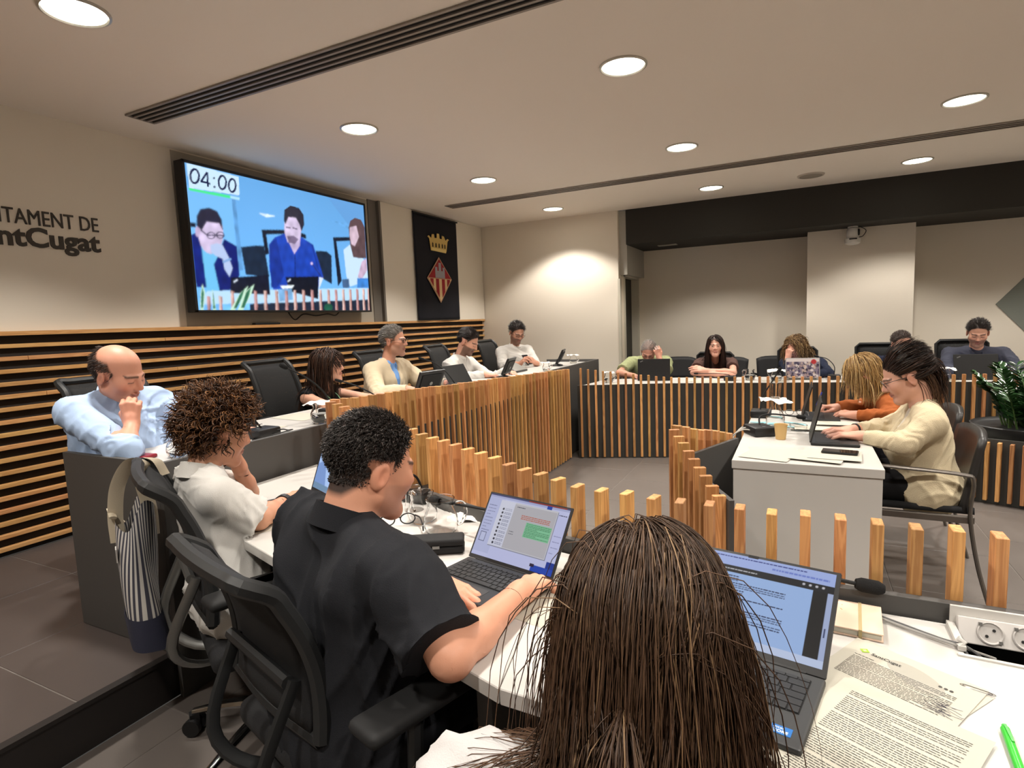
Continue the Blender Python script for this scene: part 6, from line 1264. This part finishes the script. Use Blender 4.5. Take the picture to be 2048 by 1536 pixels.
# 9 man in navy suit
i = person('man with glasses in a navy suit half hidden at the far desk', (.90, 7.0), -88, (.888, 6.72, 1.045), -74, 12, 3, sw=.19, g=1.05, nb=(.885, 6.80, .885), skin=lin(206, 154, 132), L=dict(w=(1.05, 6.45, .775), f=(-.4, -.8, 0)), R=dict(w=(.75, 6.42, .775), f=(.4, -.8, 0)), face_o=dict(scalp=lin(40, 32, 28), brow=lin(44, 34, 30)),
    tops=[dict(name='shirt', mat='shirt_pale_blue', col=lin(190, 206, 226), sleeve='bare', inf=.003, collar=dict(r=.060, hgt=.032)), dict(name='jacket', mat='jacket_navy', col=lin(26, 30, 48), inf=.016, sleeve='long', vneck=(.28, .048), fold=.005)], legs=(26, 30, 46))
add_hair(i, dict(SH, n=1600, len=(.018, .032), comb=comb_back, lift=.25, cols=[lin(44, 34, 30), lin(64, 50, 42)]), 13); add_glasses(i, glsB, .0018)
# 10 man in dark grey shirt
i = person('dark haired man with moustache in a dark grey shirt', (1.50, 7.05), -88, (1.482, 6.74, 1.138), -98, 24, -2, sw=.205, g=1.06, nb=(1.495, 6.83, .965), R=dict(w=(1.32, 6.52, .775), e=(1.24, 6.66, .79), f=(.4, -.8, 0)), L=dict(w=(1.68, 6.55, .775), e=(1.77, 6.66, .79), f=(-.4, -.8, 0)), skin=lin(200, 150, 126),
    face_o=dict(scalp=BLK, brow=BLK, beard=(lin(90, 70, 60), .55), eyes='shut'), tops=[dict(mat='shirt_charcoal', col=lin(62, 64, 76), sleeve='long', inf=.010, fold=.006, fsc=22, collar=COL)], legs=(40, 42, 50))
add_hair(i, dict(SH, n=2000, len=(.025, .045), comb=comb_back, lift=.35, cols=[lin(28, 24, 22), lin(46, 38, 34)]), 14)
# 11 woman in orange
i = person('woman with a blond bob in an orange sweater writing at the white table', (.60, 4.14), 178, (.352, 4.10, 1.0), 176, 32, 4, am=.86, sw=.165, g=.98, bust=True, nb=(.47, 4.11, .865), R=dict(w=(.215, 4.20, .775), e=(.40, 4.32, .78), f=(-.9, -.45, .1), u=(.1, .1, 1), pose='soft'), L=dict(w=(.305, 3.92, .775), e=(.48, 3.86, .775), f=(-.8, .6, 0), u=(0, -.3, 1), pose='rest'),
    skin=lin(206, 152, 128), hs=.97, jaw=.95, face_o=dict(scalp=lin(150, 118, 70), eyes='shut'), tops=[dict(name='sweater', mat='sweater_orange', col=lin(164, 90, 46), sleeve='long', inf=.008, fold=.005, hem=True)], legs=(34, 34, 40))
add_hair(i, dict(n=1500, len=(.20, .25), comb=comb_part(.015, .1, .4, .8), lift=.4, mess=.08, rad=.0023, seg=12, stick=6, thick=.016, clear=True, grav=.24, cols=[lin(190, 154, 100), lin(152, 118, 72), lin(216, 184, 132), lin(120, 92, 58)], cw=[4, 3, 3, 2], lenfn=lambda p: np.where(p[:, 1] > .045, .72, 1.0)), 15); add_glasses(i, glsM, .0012)
# 12 woman in cream
i = person('woman with a dark ponytail in a cream jacket typing at the white table', (.56, 3.40), 180, (.468, 3.38, 1.060), 179, 24, 0, am=.86, sw=.17, g=1.0, bust=True, nb=(.545, 3.37, .905), L=dict(e=(.44, 3.15, .77), w=(.275, 3.27, .775), f=(-.95, .12, -.02), u=(.1, 0, 1), pose='type'), R=dict(w=(.255, 3.43, .775), e=(.43, 3.56, .77), f=(-.95, -.15, -.02), u=(.1, 0, 1), pose='type'),
    skin=lin(210, 160, 138), hs=.97, jaw=.94, nose=1.05, hres=.0042, xres=.0042, cres=.0078, face_o=dict(scalp=lin(36, 25, 20), eyes='open', lip=(.40, .12, .12)), tops=[dict(name='blouse', mat='blouse_white', col=lin(220, 212, 198), sleeve='bare', inf=.002), dict(name='jacket', mat='jacket_cream', col=lin(208, 193, 162), inf=.012, sleeve='long', cuff=.16, fold=.0045, fsc=18, hem=True, vneck=(.26, .035), bump=.6, bsc=260)], legs=(22, 22, 24), shoe=(120, 60, 110))
add_hair(i, dict(n=2000, len=(.135, .150), lenfn=lambda p: np.linalg.norm(p-np.array([0, -.125, .035]), axis=1)/.145+.02, comb=lambda p, rs: np.stack([-p[:, 0]*.5, -np.ones(len(p)), .25-np.clip(.1-p[:, 2], -1, 1)*.0], 1), lift=.12, mess=.06, rad=.0019, seg=8, thick=.009, grav=.0, target=(0, -.125, .035), pull=.25, nape=.02, cols=[lin(44, 30, 24), lin(66, 46, 36), lin(30, 21, 18)]), 16)
add_hair(i, dict(n=300, len=(.12, .22), comb=(0, -1, -.5), lift=.15, mess=.09, rad=.0016, seg=12, thick=.02, grav=.24, curl=(.006, 60), cols=[lin(56, 38, 28), lin(84, 58, 42), lin(36, 25, 20)], lenfn=lambda p: np.where((p[:, 1] < -.088) & (p[:, 2] > .0) & (p[:, 2] < .065), 1.0, .02)), 17, name='ponytail')
add_hair(i, dict(n=110, len=(.16, .24), comb=comb_part(0, .2, .8), lift=.3, mess=.15, rad=.0014, seg=12, thick=.02, grav=.25, nape=.0, cols=[lin(66, 46, 34), lin(96, 70, 50)], lenfn=lambda p: np.where((p[:, 1] < -.02) & (p[:, 2] < .02), 1.0, .05)), 18, name='loose_strands'); add_glasses(i, glsB, .0017)
W = i['arms']['R'][2]; E_ = i['arms']['R'][1]; d = nrm(W-E_); MB().tube([tuple(W-d*.018), tuple(W-d*.008)], .033, 16).build('wristband', M_blackm, i['t'])
# 13 curly haired person in white
i = person('person with curly brown hair in a white polo shirt resting the chin', (-1.70, 1.23), 68, (-1.772, 1.285, 1.072), 74, 14, 4, am=.86, sw=.155, g=.88, nb=(-1.775, 1.215, .935), hres=.0044, xres=.0038, cres=.0072, L=dict(e=(-1.885, 1.47, .79), w=(-1.815, 1.385, .925), f=(.0, -.3, 1), u=(.5, .8, .2), pose='fist'), R=dict(e=(-1.585, 1.265, .79), w=(-1.655, 1.445, .79), f=(-.25, .95, -.03), u=(0, 0, 1), pose='flat'),
    skin=lin(204, 150, 120), hs=.97, jaw=.95, face_o=dict(scalp=lin(52, 34, 24)), tops=[dict(name='polo_shirt', mat='polo_white', col=lin(206, 203, 198), sleeve='short', slen=.86, loose=.008, inf=.007, fold=.006, fsc=24, hem=True, collar=dict(r=.060, hgt=.034))], legs=(120, 116, 112))
add_hair(i, dict(n=2000, len=(.045, .075), comb=lambda p, rs: np.stack([p[:, 0]*5+rs.normal(size=len(p))*.3, -.3-p[:, 1]*3, .1-np.clip(.06-p[:, 2], 0, .2)*6], 1), lift=.5, mess=.3, rad=.0023, seg=12, thick=.020, grav=.13, curl=(.008, 140), cols=[lin(98, 64, 38), lin(70, 44, 28), lin(128, 88, 54), lin(46, 30, 21)], cw=[4, 4, 2, 2], sides=3, nape=-.005), 19)
W = i['arms']['R'][2]; d = nrm(i['arms']['R'][1]-W); MB().tube([tuple(W+d*.012), tuple(W+d*.034)], .031, 16).build('smart_band', M_black, i['t'])
# 14 man in dark polo
i = person('dark haired man in a black polo shirt typing on the chat laptop', (-.945, .985), 70, (-.925, 1.068, 1.070), 66, 14, 0, sw=.225, g=1.24, belly=.5, nb=(-.95, .995, .945), hres=.0032, xres=.0034, cres=.007, seat=.47, R=dict(e=(-.575, .845, .785), w=(-.56, 1.12, .79), f=(.03, 1, -.12), u=(-.1, 0, 1), pose='rest'), L=dict(e=(-1.06, 1.20, .80), w=(-.79, 1.115, .785), f=(.9, -.25, -.15), u=(0, 0, 1), pose='flat'),
    skin=lin(208, 150, 122), hs=1.04, nk=1.22, jaw=1.12, nose=1.0, face_o=dict(scalp=lin(34, 30, 29), recede=.010, brow=lin(36, 30, 28), beard=(lin(150, 118, 104), .35), eyes='shut'), tops=[dict(name='polo_shirt', mat='polo_black', col=lin(30, 31, 35), sleeve='short', slen=.86, loose=.014, inf=.010, fold=.008, fsc=16, hem=True, collar=dict(r=.070, hgt=.036))], legs=(24, 24, 28))
add_hair(i, dict(n=5600, recede=.014, len=(.014, .024), comb=comb_short, lift=.20, mess=.22, rad=.0011, seg=5, thick=.005, grav=.04, curl=(.0022, 420), cols=[lin(40, 36, 34), lin(58, 52, 49), lin(86, 79, 75)], cw=[5, 4, 2], nape=-.012, lenfn=lambda p: np.clip((p[:, 2]+.03)/.10, .28, 1)), 20)
# 15 woman in the foreground
i = person('woman with very long brown hair in a white top seen from behind', (-.15, .40), 92, (-.146, .592, 1.050), 92, 16, 0, am=.86, sw=.17, g=.98, nb=(-.15, .515, .915), hres=.006, cres=.009, skin=lin(206, 156, 134), hs=1.0, face_o=dict(scalp=lin(58, 42, 34)), R=dict(w=(-.09, .74, .69), e=(.06, .56, .70), f=(-.1, 1, -.1), pose='rest'), L=dict(w=(-.20, .74, .69), e=(-.37, .58, .72), f=(.1, 1, -.1), pose='type'),
    tops=[dict(name='top', mat='top_white', col=lin(206, 203, 202), sleeve='short', slen=.9, inf=.010, loose=.010, fold=.005, hem=True)], legs=(40, 44, 60))
add_hair(i, dict(n=5600, var=.12, len=(.42, .58), comb=comb_part(-.018, .45, .35, .9), lift=.14, mess=.05, rad=.00072, seg=17, stick=7, thick=.014, grav=.22, wander=.010, curl=(.0030, 26), cols=[lin(78, 59, 46), lin(64, 48, 38), lin(98, 75, 57), lin(134, 107, 79)], cw=[5, 5, 3, .6], tip=(lin(112, 76, 50), .5)), 21)
add_hair(i, dict(n=70, len=(.30, .46), comb=comb_part(-.018, .3, .3, 1.0), lift=.3, mess=.10, rad=.00045, seg=24, stick=11, thick=.020, grav=.20, wander=.03, curl=(.007, 30), cols=[lin(110, 80, 54), lin(84, 60, 44)]), 22, name='stray_hair')
